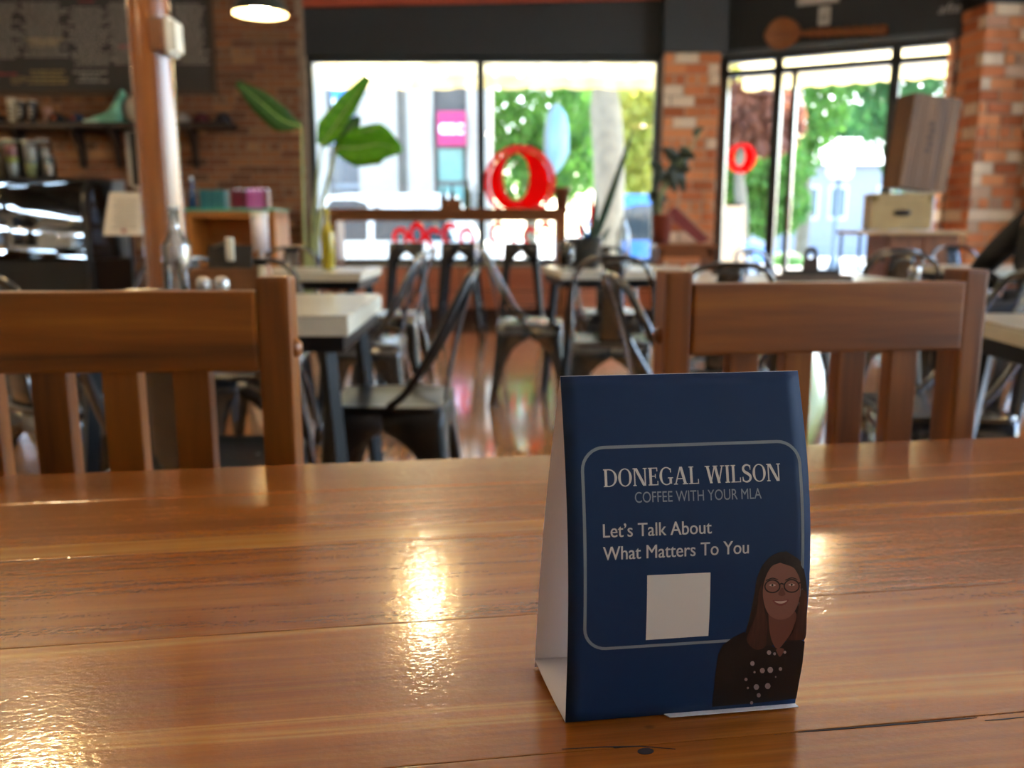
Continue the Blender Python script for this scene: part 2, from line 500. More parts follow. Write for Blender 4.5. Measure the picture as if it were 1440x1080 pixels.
# ---- big window
win = thing('window_1', 'large two pane shop window looking onto the street', 'window', (0, 0, 0)); win['kind'] = 'structure'
fr = MB()
fr.span((XL, YW - 0.03, WZ0), (XL + 0.05, YW + 0.03, WZ1)).span((XR - 0.05, YW - 0.03, WZ0), (XR, YW + 0.03, WZ1))
fr.span((XL, YW - 0.03, WZ1 - 0.05), (XR, YW + 0.03, WZ1)).span((XL, YW - 0.03, WZ0), (XR, YW + 0.03, WZ0 + 0.05))
fr.build('window_frame', M_METALFRAME, win)
MB().span((XM - 0.035, YW - 0.04, WZ0 + 0.05), (XM + 0.035, YW + 0.03, WZ1 - 0.05)).build('mullion', M_METALFRAME, win)
MB().span((XL + 0.05, YW - 0.003, WZ0 + 0.05), (XM - 0.035, YW + 0.003, WZ1 - 0.05)).build('pane', M_PANE, win)
MB().span((XM + 0.035, YW - 0.003, WZ0 + 0.05), (XR - 0.05, YW + 0.003, WZ1 - 0.05)).build('pane', M_PANE, win)

# window decals: red round emblem and a line of red script along the bottom (seen reversed from inside)
def decal_mat(name, col, estr=0.0):
    m, nt, b = base_mat(name)
    b.inputs['Base Color'].default_value = lin(col); b.inputs['Roughness'].default_value = 0.45
    n = noise(nt, coords(nt), 20, 2); nt.links.new(ramp(nt, n, [(0.2, tuple(x * 0.93 for x in lin(col)[:3]) + (1,)), (0.8, lin(col))]), b.inputs['Base Color'])
    # thin vinyl lets daylight through
    t = nt.nodes.new('ShaderNodeBsdfTranslucent'); t.inputs[0].default_value = lin(col)
    mx = nt.nodes.new('ShaderNodeMixShader'); mx.inputs[0].default_value = 0.82
    o = nt.nodes['Material Output']
    nt.links.new(b.outputs[0], mx.inputs[1]); nt.links.new(t.outputs[0], mx.inputs[2]); nt.links.new(mx.outputs[0], o.inputs[0])
    return m
M_RED = decal_mat('red_vinyl', '#f0101a'); M_PINK = decal_mat('pale_red_vinyl', '#f4606a')
def ring_poly(mb, c, ro, ri, y, th=0.002, seg=40, ex_o=1.0, ex_i=1.0, ci=None, a0=0, a1=2 * math.pi):
    ci = ci or c; g = []
    for k in range(seg + 1):
        a = a0 + (a1 - a0) * k / seg
        g.append([(c[0] + ro * math.cos(a), y, c[1] + ro * ex_o * math.sin(a)), (ci[0] + ri * math.cos(a), y, ci[1] + ri * ex_i * math.sin(a))])
    mb.sheet(g, (0, th, 0), smooth=False)
def emblem(parent, cx, cz, R, y):
    d = MB(); ring_poly(d, (cx, cz), R, R * 0.86, y); d.build('emblem_ring', M_PINK, parent)
    d = MB(); ring_poly(d, (cx, cz), R * 0.84, R * 0.37, y, ci=(cx - R * 0.10, cz + R * 0.13), ex_i=1.75); o = d.build('emblem_disc', M_RED, parent)
    d = MB(); ring_poly(d, (cx - R * 0.10, cz + R * 0.13), R * 0.47, R * 0.36, y - 0.003, ex_o=1.55, ex_i=1.75, a0=math.radians(100), a1=math.radians(290)); d.build('emblem_stroke', M_PINK, parent)
    d = MB(); g = [[(cx - R * 0.42 + R * 0.25 * k, y - 0.004, cz - R * (0.72 + 0.20 * math.sin(k * 1.1))), (cx - R * 0.42 + R * 0.25 * k, y - 0.004, cz - R * (0.86 + 0.10 * math.sin(k * 1.1)))] for k in range(5)]
    d.sheet(g, (0, 0.002, 0), False); d.build('emblem_tail', M_PINK, parent)
ec = Py(731, 256, YW - 0.012)
emblem(win, ec.x, ec.z, 49 / FPX * 9.05, YW - 0.012)
def script_line(parent, u0, u1, v0, v1, y, n, seed):
    r = random.Random(seed); a = Py(u0, v1, y); b = Py(u1, v0, y); W = b.x - a.x; H = b.z - a.z
    for i in range(n):
        x = a.x + W * (i + 0.5) / n; w = W / n * 0.50; d = MB(); k = r.choice((0, 1, 2))
        h = H * (1.0 if r.random() < 0.4 else 0.8)
        if k == 0: ring_poly(d, (x, a.z + h / 2), w, w * 0.52, y, ex_o=h / 2 / w, ex_i=h / 2 / w)
        elif k == 1: d.sheet([[(x - w * 0.2, y, a.z), (x + w * 0.35, y, a.z)], [(x - w * 0.6, y, a.z + h), (x, y, a.z + h)]], (0, 0.002, 0), False)
        else: ring_poly(d, (x, a.z + h / 2), w, w * 0.52, y, ex_o=h / 2 / w, ex_i=h / 2 / w, a0=0.5, a1=4.6)
        d.build('script_stroke', M_RED, parent)
script_line(win, 552, 668, 312, 348, YW - 0.012, 5, 3)
script_line(win, 690, 800, 311, 346, YW - 0.012, 5, 5)
script_line(win, 806, 842, 268, 333, YW - 0.012, 2, 9)

# ---- the door front, set at an angle across the corner
door = thing('door_1', 'glazed entrance front with black metal frame and double transom', 'door', (A2.x, A2.y, 0), DANG); door['kind'] = 'structure'
TB = Py(1012, 106, A2.y).z            # transom bar height
def post(name, u, w, z0=0.0, z1=2.645, m=M_METALFRAME, d=0.09, v=220):
    x = along_door(u, v); return MB().span((x - w / 2, -d / 2, z0), (x + w / 2, d / 2, z1)).build(name, m, door)
post('frame_post', 1014, 0.10); post('frame_post', 1089, 0.085); post('frame_post', 1112, 0.05, z1=TB)
post('frame_post', 1250, 0.09); post('frame_post', 1338, 0.08)
MB().span((0, -0.045, TB - 0.03), (DW, 0.045, TB + 0.03)).build('transom_bar', M_METALFRAME, door)
MB().span((0, -0.05, 2.60), (DW, 0.05, 2.65)).build('head_rail', M_METALFRAME, door)
MB().span((0, -0.05, 0), (DW, 0.05, 0.04)).build('threshold', mat('worn_aluminium', '#8c8f90', 0.4, 0.8), door)
xs = [along_door(u) for u in (1014, 1089, 1112, 1250, 1338)]
for a, b in zip(xs[:-1], xs[1:]):
    MB().span((a + 0.03, -0.003, 0.04), (b - 0.03, 0.003, TB - 0.03)).build('pane', M_PANE, door)
MB().span((0.04, -0.003, TB + 0.03), (DW - 0.04, 0.003, 2.60)).build('pane', M_PANE, door)
MB().span((xs[2] + 0.02, -0.03, 0.04), (xs[3] - 0.04, 0.03, 0.20)).build('bottom_rail', M_METALFRAME, door)
MB().tube([(xs[2] + 0.03, -0.05, 0.95), (xs[2] + 0.03, -0.09, 0.97), (xs[2] + 0.03, -0.09, 1.27), (xs[2] + 0.03, -0.05, 1.29)], 0.012).build('door_handle', mat('brushed_steel', '#b5b8ba', 0.3, 0.9), door)
ex = along_door(1043); ez = Py(1043, 220, 8.75).z
emblem(door, ex, ez, 0.15, -0.012)

dwall = MB().span((-0.02, -0.06, 2.65), (DW + 0.35, 0.2, CEIL)).build('wall_door_header', M_BLACKWALL, None, (A2.x, A2.y, 0), DANG)
struct(dwall, 'charcoal wall above the doors with chalk lettering')
MB().span((-0.02, -0.09, 2.655), (DW + 0.04, -0.06, 2.71)).build('rail', mat('grey_trim_metal', '#5d666b', 0.35, 0.5), dwall)
# chalk lettering
def chalk(txt, u, v, hpx):
    vs, fs = text_mesh(txt, 1.0, 0.0, 0.35)
    x0 = along_door(u, v); Y = A2.y + x0 * math.sin(DANG); z0 = Py(u, v, Y).z; s = hpx / FPX * Y
    MB().add([(x0 + a * s, -0.064, z0 + b * s) for a, b in vs], fs).build('chalk_lettering', mat('chalk', '#b8bec0', 0.9, var=0.3, vscale=60), dwall)
chalk('afternoon tea', 1318, 22, 18)

# ---- right pier, turned a little, with two brick faces in view
pa = Py(1335, 60, B2.y - 0.02); pb = Py(1384, 60, B2.y - 0.42)
pw = 0.44; pang = math.atan2(0.10, 1)
dl = Vector((pa.x - pb.x, pa.y - pb.y)); LFW = dl.length
rp = thing('wall_pier_right', 'orange brick pier right of the doors behind the wooden crate', 'pillar', (pb.x, pb.y, 0), pang); rp['kind'] = 'structure'
MB().span((0, 0, 0), (pw, LFW + 0.1, 2.86)).build('core', M_MORTAR2, rp)
brick_field(rp, pw, 2.86, M_BRICK_R, Matrix.Translation((0, 0, 0)), limit=150, **BIG)
brick_field(rp, LFW + 0.1, 2.86, M_BRICK_R, Matrix.Translation((0, LFW + 0.1, 0)) @ Matrix.Rotation(math.radians(-90), 4, 'Z'), limit=150, **BIG)
MB().span((-0.03, -0.03, 2.86), (pw + 0.5, LFW + 0.3, CEIL)).build('cap', mat('black_paint', '#14171b', 0.6), rp)
# dark frame and the next pier at the picture's right edge
fp = Py(1416, 200, pb.y + 0.25)
tr = MB().span((fp.x - 0.06, fp.y, 0), (fp.x + 0.06, fp.y + 0.08, 2.86)).build('trim_3', M_METALFRAME)
struct(tr, 'dark vertical metal frame right of the brick pier', 'trim')
p2 = MB().span((fp.x + 0.07, fp.y - 0.02, 0), (5.3, fp.y + 0.3, CEIL)).build('wall_pier_edge', M_MORTAR2)
struct(p2, 'second orange brick pier at the right edge of the view', 'pillar')
brick_field(p2, 5.3 - fp.x - 0.07, CEIL, M_BRICK_R, Matrix.Translation((fp.x + 0.07, fp.y - 0.02, 0)), limit=150, **BIG)

# ---- the other walls (mostly out of view), right-wall windows enlarged for daylight, the rearmost added as fill
wl = MB().span((-6.5, -3.2, 0), (-6.35, 9.2, CEIL)).build('wall_left', M_PLASTER); struct(wl, 'warm plaster wall on the left side')
wb = MB().span((-6.4, -3.35, 0), (5.3, -3.2, CEIL)).build('wall_back', M_PLASTER); struct(wb, 'warm plaster wall behind the viewer')
wr = MB()
wr.span((5.15, -3.2, 0), (5.3, 8.0, 0.35)).span((5.15, -3.2, 3.25), (5.3, 8.0, CEIL))
for y0, y1 in ((-3.2, -2.6), (-1.0, 0.6), (3.8, 4.1), (7.3, 8.0)): wr.span((5.15, y0, 0.35), (5.3, y1, 3.25))
wr = wr.build('wall_right', M_PLASTER); struct(wr, 'plaster wall with tall windows on the right side')
for i, (y0, y1) in enumerate(((-2.6, -1.0), (0.6, 3.8), (4.1, 7.3))):
    w = thing('window_%d' % (i + 2), ['tall side window behind the viewer in the right wall', 'tall side window beside the long table in the right wall', 'tall side window nearest the brick piers in the right wall'][i], 'window', (5.2, (y0 + y1) / 2, 0.35)); w['kind'] = 'structure'
    h = (y1 - y0) / 2
    MB().span((-0.03, -h, 0), (0.03, -h + 0.05, 2.9)).span((-0.03, h - 0.05, 0), (0.03, h, 2.9)).span((-0.03, -h, 0), (0.03, h, 0.05)).span((-0.03, -h, 2.85), (0.03, h, 2.9)).build('window_frame', M_METALFRAME, w)
    MB().span((-0.003, -h + 0.05, 0.05), (0.003, h - 0.05, 2.85)).build('pane', M_PANE, w)
# ================================================================== FOREGROUND: long table, slat chairs, table tent card
TT = 0.75                                              # table top height
E0 = Pz(420, 653, TT); E1 = Pz(1440, 614, TT)          # two points of its far edge
TANG = math.atan2(E1.y - E0.y, E1.x - E0.x)
e_t = Vector((math.cos(TANG), math.sin(TANG), 0)); e_n = Vector((-math.sin(TANG), math.cos(TANG), 0))
tdist = E0.dot(e_n)                                    # far edge distance along the normal

def tabletop_material():
    m, nt, b = base_mat('varnished_fir')
    oi = nt.nodes.new('ShaderNodeObjectInfo')
    sh = nt.nodes.new('ShaderNodeCombineXYZ')
    nt.links.new(math_n(nt, 'MULTIPLY', oi.outputs['Random'], 9.0), sh.inputs[1])
    nt.links.new(math_n(nt, 'MULTIPLY', oi.outputs['Random'], 17.0), sh.inputs[2])
    def cv(sc):
        v = coords(nt, (1, 1, 1)); ad = nt.nodes.new('ShaderNodeVectorMath'); ad.operation = 'ADD'
        nt.links.new(v, ad.inputs[0]); nt.links.new(sh.outputs[0], ad.inputs[1])
        mp = nt.nodes.new('ShaderNodeMapping'); mp.inputs['Scale'].default_value = sc
        nt.links.new(ad.outputs[0], mp.inputs['Vector']); return mp.outputs[0]
    broad = noise(nt, cv((0.5, 13, 2)), 1.6, 2, 0.5, 0.3)
    grain = noise(nt, cv((2.0, 90, 9)), 2.0, 4, 0.6, 0.3)
    pores = noise(nt, cv((30, 900, 60)), 1.0, 2, 0.5)
    c = ramp(nt, broad, [(0.25, '#743a12'), (0.40, '#904f12'), (0.52, '#a05f18'), (0.575, '#a8651c'), (0.605, '#d2a252'), (0.63, '#b4782a'), (0.66, '#cc9a4a'), (0.70, '#9c581c')])
    c = mixc(nt, 0.40, c, ramp(nt, grain, [(0.30, '#80481a'), (0.5, '#9c6024'), (0.70, '#b88338')]), 'MIX')
    c = mixc(nt, 0.25, c, ramp(nt, pores, [(0.35, '#55260c'), (0.6, '#c08040')]), 'SOFT_LIGHT')
    # knots and small dark pits
    vo = nt.nodes.new('ShaderNodeTexVoronoi'); vo.inputs['Scale'].default_value = 7.0
    nt.links.new(cv((1.0, 1.6, 1.0)), vo.inputs['Vector'])
    pit = ramp(nt, vo.outputs['Distance'], [(0.018, (0, 0, 0, 1)), (0.035, (1, 1, 1, 1))])
    c = mixc(nt, pit, '#24100a', c)
    nt.links.new(c, b.inputs['Base Color'])
    b.inputs['Roughness'].default_value = 0.27
    b.inputs['Specular IOR Level'].default_value = 0.5
    b.inputs['Coat Weight'].default_value = 0.9; b.inputs['Coat Roughness'].default_value = 0.06
    # uneven brushed varnish: long ripples plus tiny orange peel that breaks up the reflections
    peel = noise(nt, cv((260, 420, 260)), 1.0, 2, 0.5)
    rip = noise(nt, cv((6, 70, 6)), 1.0, 2, 0.5)
    h = math_n(nt, 'ADD', math_n(nt, 'MULTIPLY', peel, 0.8), math_n(nt, 'MULTIPLY', rip, 0.45))
    n = nt.nodes.new('ShaderNodeBump'); n.inputs['Strength'].default_value = 0.17; n.inputs['Distance'].default_value = 0.0010
    nt.links.new(h, n.inputs['Height'])
    nt.links.new(n.outputs[0], b.inputs['Normal']); nt.links.new(n.outputs[0], b.inputs['Coat Normal'])
    return m
M_TOP = tabletop_material()
tx0, tx1 = -1.15, 1.25
table = thing('long_dining_table', 'long varnished fir plank table in the foreground carrying the card', 'table', tuple(e_n * tdist + Vector((0, 0, 0))), TANG)
edges = [0.0, 0.088, 0.215, 0.345, 0.477, 0.62, 0.76]
for a, b in zip(edges[:-1], edges[1:]):
    MB().span((tx0, -b + 0.00025, TT - 0.035), (tx1, -a - 0.00025, TT), bev=0.0006).build('plank', M_TOP, table)
M_CHAIRWOOD_DARK = wood_mat('table_leg_wood', [(0.3, '#4f260f'), (0.6, '#6d3816'), (0.8, '#84481e')], 0.4, 'z')
MB().span((tx0 + 0.08, -0.70, TT - 0.125), (tx1 - 0.08, -0.67, TT - 0.035)).build('apron', M_CHAIRWOOD_DARK, table)
MB().span((tx0 + 0.08, -0.09, TT - 0.125), (tx1 - 0.08, -0.06, TT - 0.035)).build('apron', M_CHAIRWOOD_DARK, table)
for x in (tx0 + 0.10, tx1 - 0.10):
    for y in (-0.09, -0.67): MB().span((x - 0.04, y - 0.04, 0), (x + 0.04, y + 0.04, TT - 0.035), bev=0.004).build('leg', M_CHAIRWOOD_DARK, table)
# the open split in the plank at the lower right and a short seam crack: narrow sunk slivers of dark filler
def crack(uvs, w):
    g = []
    for i, (u, v) in enumerate(uvs):
        p = Pz(u, v, TT + 0.0002); L = Vector((p.dot(e_t), p.dot(e_n) - tdist, p.z))
        k = w * (0.25 if i in (0, len(uvs) - 1) else 1.0)
        g.append([L + Vector((0, -k / 2, 0)), L + Vector((0, k / 2, 0))])
    MB().sheet(g, (0, 0, -0.0008), False).build('split', mat('dark_split', '#1d0d07', 0.8), table)
crack([(1122, 1029), (1165, 1026), (1225, 1021), (1290, 1016), (1345, 1011), (1374, 1009)], 0.0009)
crack([(1385, 1013), (1410, 1011), (1440, 1008)], 0.0008)
crack([(790, 1053), (850, 1050), (900, 1049), (950, 1053)], 0.0006)
kp = Pz(908, 1056, TT + 0.0002); kl = Vector((kp.dot(e_t), kp.dot(e_n) - tdist, kp.z))
MB().sheet([[kl + Vector((r * math.cos(a) * 0.0036, r * math.sin(a) * 0.0022, 0)) for r in (0.02, 1.0)] for a in [2 * math.pi * k / 14 for k in range(15)]], (0, 0, -0.0006), False).build('knot', mat('dark_split', '#1d0d07', 0.8), table)

# ---- wooden slat-back chairs
M_CHAIR = wood_mat('orange_stained_wood', [(0.32, '#452104'), (0.45, '#703c08'), (0.55, '#82490e'), (0.68, '#9c5f18')], 0.42, 'x', 1.5, 0.06)
M_CHAIRV = wood_mat('orange_stained_wood_upright', [(0.32, '#452104'), (0.45, '#703c08'), (0.55, '#82490e'), (0.68, '#9c5f18')], 0.42, 'z', 1.5, 0.06)
RAILZ = 0.906
def slat_chair(label, loc, rotz):
    """faces -Y; origin on the floor under the middle of the back"""
    t = thing('slat_back_chair', label, 'chair', loc, rotz, 'wooden slat chairs across the table')
    hw = 0.215
    for s in (-1, 1):
        p = MB().span((s * hw - (0.034 if s > 0 else 0), -0.018, 0), (s * hw + (0.034 if s < 0 else 0), 0.026, RAILZ + 0.014), bev=0.005).build('back_post', M_CHAIRV, t)
        MB().lathe([(0.0001, 0.008), (0.006, 0.007), (0.010, 0.003), (0.011, 0.0), (0.011, -0.003)], seg=14).xf(Matrix.Translation((s * hw, 0.002, RAILZ - 0.062)) @ Matrix.Rotation(s * math.pi / 2, 4, 'Y')).build('peg', M_CHAIRV, p)
        MB().span((s * 0.20 - 0.018, -0.44, 0), (s * 0.20 + 0.018, -0.40, 0.43), bev=0.003).build('front_leg', M_CHAIRV, t)
        MB().span((s * 0.20 - 0.011, -0.40, 0.36), (s * 0.20 + 0.011, -0.018, 0.42)).build('side_rail', M_CHAIR, t)
    MB().span((-hw + 0.034, -0.021, RAILZ - 0.084), (hw - 0.034, 0.003, RAILZ), bev=0.004).build('top_rail', M_CHAIR, t)
    MB().span((-hw + 0.034, -0.012, 0.50), (hw - 0.034, 0.012, 0.545), bev=0.003).build('lower_rail', M_CHAIR, t)
    MB().span((-hw + 0.034, -0.012, 0.36), (hw - 0.034, 0.010, 0.42)).build('rear_rail', M_CHAIR, t)
    for i in range(4):
        x = (i - 1.5) * 0.0725
        MB().span((x - 0.0185, -0.014, 0.545), (x + 0.0185, 0.008, RAILZ - 0.084), bev=0.002).build('slat', M_CHAIRV, t)
    MB().box((0, -0.215, 0.435), (0.43, 0.46, 0.03), bev=0.008).build('seat', M_CHAIR, t)
    return t
slat_chair('orange brown slat-back wooden chair cropped by the left picture edge', (-0.446, 0.888, 0), TANG * 0.4)
slat_chair('orange brown slat-back wooden chair standing behind the blue card', (0.378, 1.035, 0), TANG).scale = (0.95, 1, 1)

# ---- table tent card
BL = Pz(795, 1016, TT + 0.001); BR = Pz(1118, 990, TT + 0.001); KL = Pz(752, 938, TT + 0.001)
wv = BR - BL; dv = KL - BL
KL = BL + dv; KR = BR + dv
mid_y = BL.y + dv.y * 0.46
TL = Py(788, 530, mid_y); 
TR = TL + wv + Vector((0, 0, 0.0)); TRt = Py(1122, 521, TR.y)
TR = Vector((TRt.x, TR.y, (TL.z + TRt.z) / 2)); TL.z = TR.z
nfront = wv.cross(TL - BL).normalized()
if nfront.y > 0: nfront = -nfront
BULGE = 0.0125
def panel(s, t, off=0.0):
    a = BL.lerp(BR, s); b = TL.lerp(TR, s)
    w = math.sin(math.pi * t) * (0.92 + 0.16 * s)
    return a.lerp(b, t) + nfront * (BULGE * w + off)
def unpanel(u, v):
    """card coordinates (s, t) of a photo pixel on the front panel, by Newton steps"""
    s, t = 0.5, 0.5
    for _ in range(30):
        p = pix(panel(s, t)); e = 1e-3
        ps = pix(panel(s + e, t)); pt = pix(panel(s, t + e))
        a, b, c, d = (ps[0] - p[0]) / e, (pt[0] - p[0]) / e, (ps[1] - p[1]) / e, (pt[1] - p[1]) / e
        ru, rv = u - p[0], v - p[1]; det = a * d - b * c
        s += (d * ru - b * rv) / det; t += (-c * ru + a * rv) / det
    return s, t
def card_mat(name, col, rough=0.35, var=0.05):
    return mat(name, col, rough, 0, var, 40, kind='Generated')
M_NAVY = mat('navy_print', '#0c2c52', 0.55, var=0.07, vscale=4, spec=0.3)
M_CARDWHITE = mat('white_card_stock', '#e6e4ea', 0.6, var=0.03)
card = thing('table_tent_card', 'blue folded table tent card with printed text and a portrait', 'card', tuple(BL.lerp(KR, 0.5)))
card_o = Vector(card.location)
NS, NT = 16, 28
L_ = lambda p: p - card_o
TH = 0.00035
g = [[L_(panel(i / NS, j / NT)) for i in range(NS + 1)] for j in range(NT + 1)]
MB().sheet(g, tuple(-nfront * TH)).build('front_panel', M_NAVY, card)
gi = [[L_(panel(i / NS, j / NT, -TH - 0.0001)) for i in range(NS + 1)] for j in range(NT + 1)]
MB().sheet(gi, tuple(-nfront * TH)).build('inner_lining', M_CARDWHITE, card)
nback = -wv.cross(TL - KL).normalized()
if nback.y < 0: nback = -nback
def bpanel(s, t, off=0.0):
    a = KL.lerp(KR, s); b = TL.lerp(TR, s)
    return a.lerp(b, t) + nback * (0.007 * math.sin(math.pi * t) + off)
g = [[L_(bpanel(i / 4, j / NT)) for i in range(5)] for j in range(NT + 1)]
MB().sheet(g, tuple(nback * TH)).build('back_panel', M_CARDWHITE, card)
zb = Vector((0, 0, 0.0004))
g = [[L_(BL.lerp(BR, i / 4).lerp(KL.lerp(KR, i / 4), j / 3) + Vector((0, 0, 0.004 * (j / 3) ** 2))) for i in range(5)] for j in range(4)]
MB().sheet(g, tuple(zb)).build('base_panel', M_CARDWHITE, card)
tabf = -dv.normalized() * 0.0028
MB().prism([L_(p) for p in (BL.lerp(BR, 0.435) + tabf, BR + tabf, BR, BL.lerp(BR, 0.42))], (0, 0, 0.0004)).build('tuck_tab', M_CARDWHITE, card)

# print on the card: every mark is a flat piece that follows the bent sheet
def on_card(name, polys, m, off):
    """polys: lists of (s,t) loops already split into triangles/quads, laid on the panel"""
    b = MB()
    for q in polys: b.add([L_(panel(s, t, off)) for s, t in q], [tuple(range(len(q)))])
    return b.build(name, m, card)
def px_poly(pts): return [unpanel(u, v) for u, v in pts]
CW = wv.length; CH = (TL - BL).length
def strip_px(pts, w, closed=False):
    """stroke of width w (in card widths) along px points -> quads in card space"""
    P = [Vector((a * CW, b * CH)) for a, b in (unpanel(u, v) for u, v in pts)]; out = []; n = len(P)
    L = []
    for i in range(n):
        t = (P[(i + 1) % n] - P[i - 1]) if closed else (P[min(i + 1, n - 1)] - P[max(i - 1, 0)])
        t.normalize(); nn = Vector((-t.y, t.x)); ww = w[i] if isinstance(w, list) else w
        L.append((P[i] + nn * ww * CW / 2, P[i] - nn * ww * CW / 2))
    f = lambda p: (p.x / CW, p.y / CH)
    for i in range(n if closed else n - 1):
        j = (i + 1) % n; out.append([f(L[i][0]), f(L[j][0]), f(L[j][1]), f(L[i][1])])
    return out
M_PR_WHITE = mat('white_print', '#d4d1ca', 0.45, var=0.03)
M_PR_GREY = mat('grey_print', '#8d97a0', 0.45, var=0.03)
M_PR_BORDER = mat('silver_print', '#7f8a90', 0.4, var=0.05)
# rounded border line, broken by the portrait
bt = []
c00, c10, c11, c01 = (820, 915), (1125, 905), (1124, 621), (818, 627)
sBL = unpanel(820, 914); sTL = unpanel(819, 629); sTR = unpanel(1122, 621); s_r = sTR[0]; s_l = (sBL[0] + sTL[0]) / 2
t_b = unpanel(960, 905)[1]; t_t = (sTL[1] + sTR[1]) / 2
rs = 0.09; rtt = rs * CW / CH
loop = []
for (cx, cy, a0) in ((s_r - rs, t_t - rtt, 0), (s_l + rs, t_t - rtt, 90), (s_l + rs, t_b + rtt, 180)):
    for k in range(9):
        a = math.radians(a0 + 90 * k / 8); loop.append((cx + rs * math.cos(a), cy + rtt * math.sin(a)))
def densify(l, n=10):
    o = []
    for a, b in zip(l[:-1], l[1:]):
        m_ = max(1, int(((a[0] - b[0]) ** 2 + (a[1] - b[1]) ** 2) ** 0.5 / 0.04))
        o += [(a[0] + (b[0] - a[0]) * k / m_, a[1] + (b[1] - a[1]) * k / m_) for k in range(m_)]
    return o + [l[-1]]
loop = densify([(s_r, 0.32)] + loop + [(0.72, t_b)])
P = [Vector((a * CW, b * CH)) for a, b in loop]; quads = []; L2 = []
for i in range(len(P)):
    t = P[min(i + 1, len(P) - 1)] - P[max(i - 1, 0)]; t.normalize(); nn = Vector((-t.y, t.x)) * 0.0062 * CW
    L2.append(((P[i] + nn), (P[i] - nn)))
for i in range(len(P) - 1): quads.append([(q.x / CW, q.y / CH) for q in (L2[i][0], L2[i + 1][0], L2[i + 1][1], L2[i][1])])
on_card('border_line', quads, M_PR_BORDER, 0.00012)

def lay_text(name, vs, fs, p0, p1, hpx, m, off=0.00012, w=None):
    """scale 2D letters so that their x-range runs between two photo pixels on the card and the cap height is hpx"""
    a = unpanel(*p0); b = unpanel(*p1); top = unpanel(p0[0], p0[1] - hpx)
    x0 = min(v[0] for v in vs); x1 = max(v[0] for v in vs); h = w or max(v[1] for v in vs)
    pts = []
    for x, y in vs:
        k = (x - x0) / (x1 - x0); s = a[0] + (b[0] - a[0]) * k; t = a[1] + (b[1] - a[1]) * k + (top[1] - a[1]) * y / h
        pts.append(L_(panel(s, t, off)))
    return MB().add(pts, fs).build(name, m, card)
def bold_text(t):
    v, f = text_mesh(t); n = len(v)      # a second copy set a hair to the right thickens the strokes
    return v + [(a + 0.022, b) for a, b in v], f + [tuple(i + n for i in q) for q in f]
lay_text('subtitle_lettering', *text_mesh('COFFEE WITH YOUR MLA'), (893, 707), (1071, 701), 16, M_PR_GREY, w=0.73)
lay_text('slogan_lettering', *bold_text('Let\u2019s Talk About'), (848, 756), (1001, 750), 20, M_PR_WHITE, w=0.73)
lay_text('slogan_lettering', *bold_text('What Matters To You'), (848, 788), (1053, 778), 20, M_PR_WHITE, w=0.73)

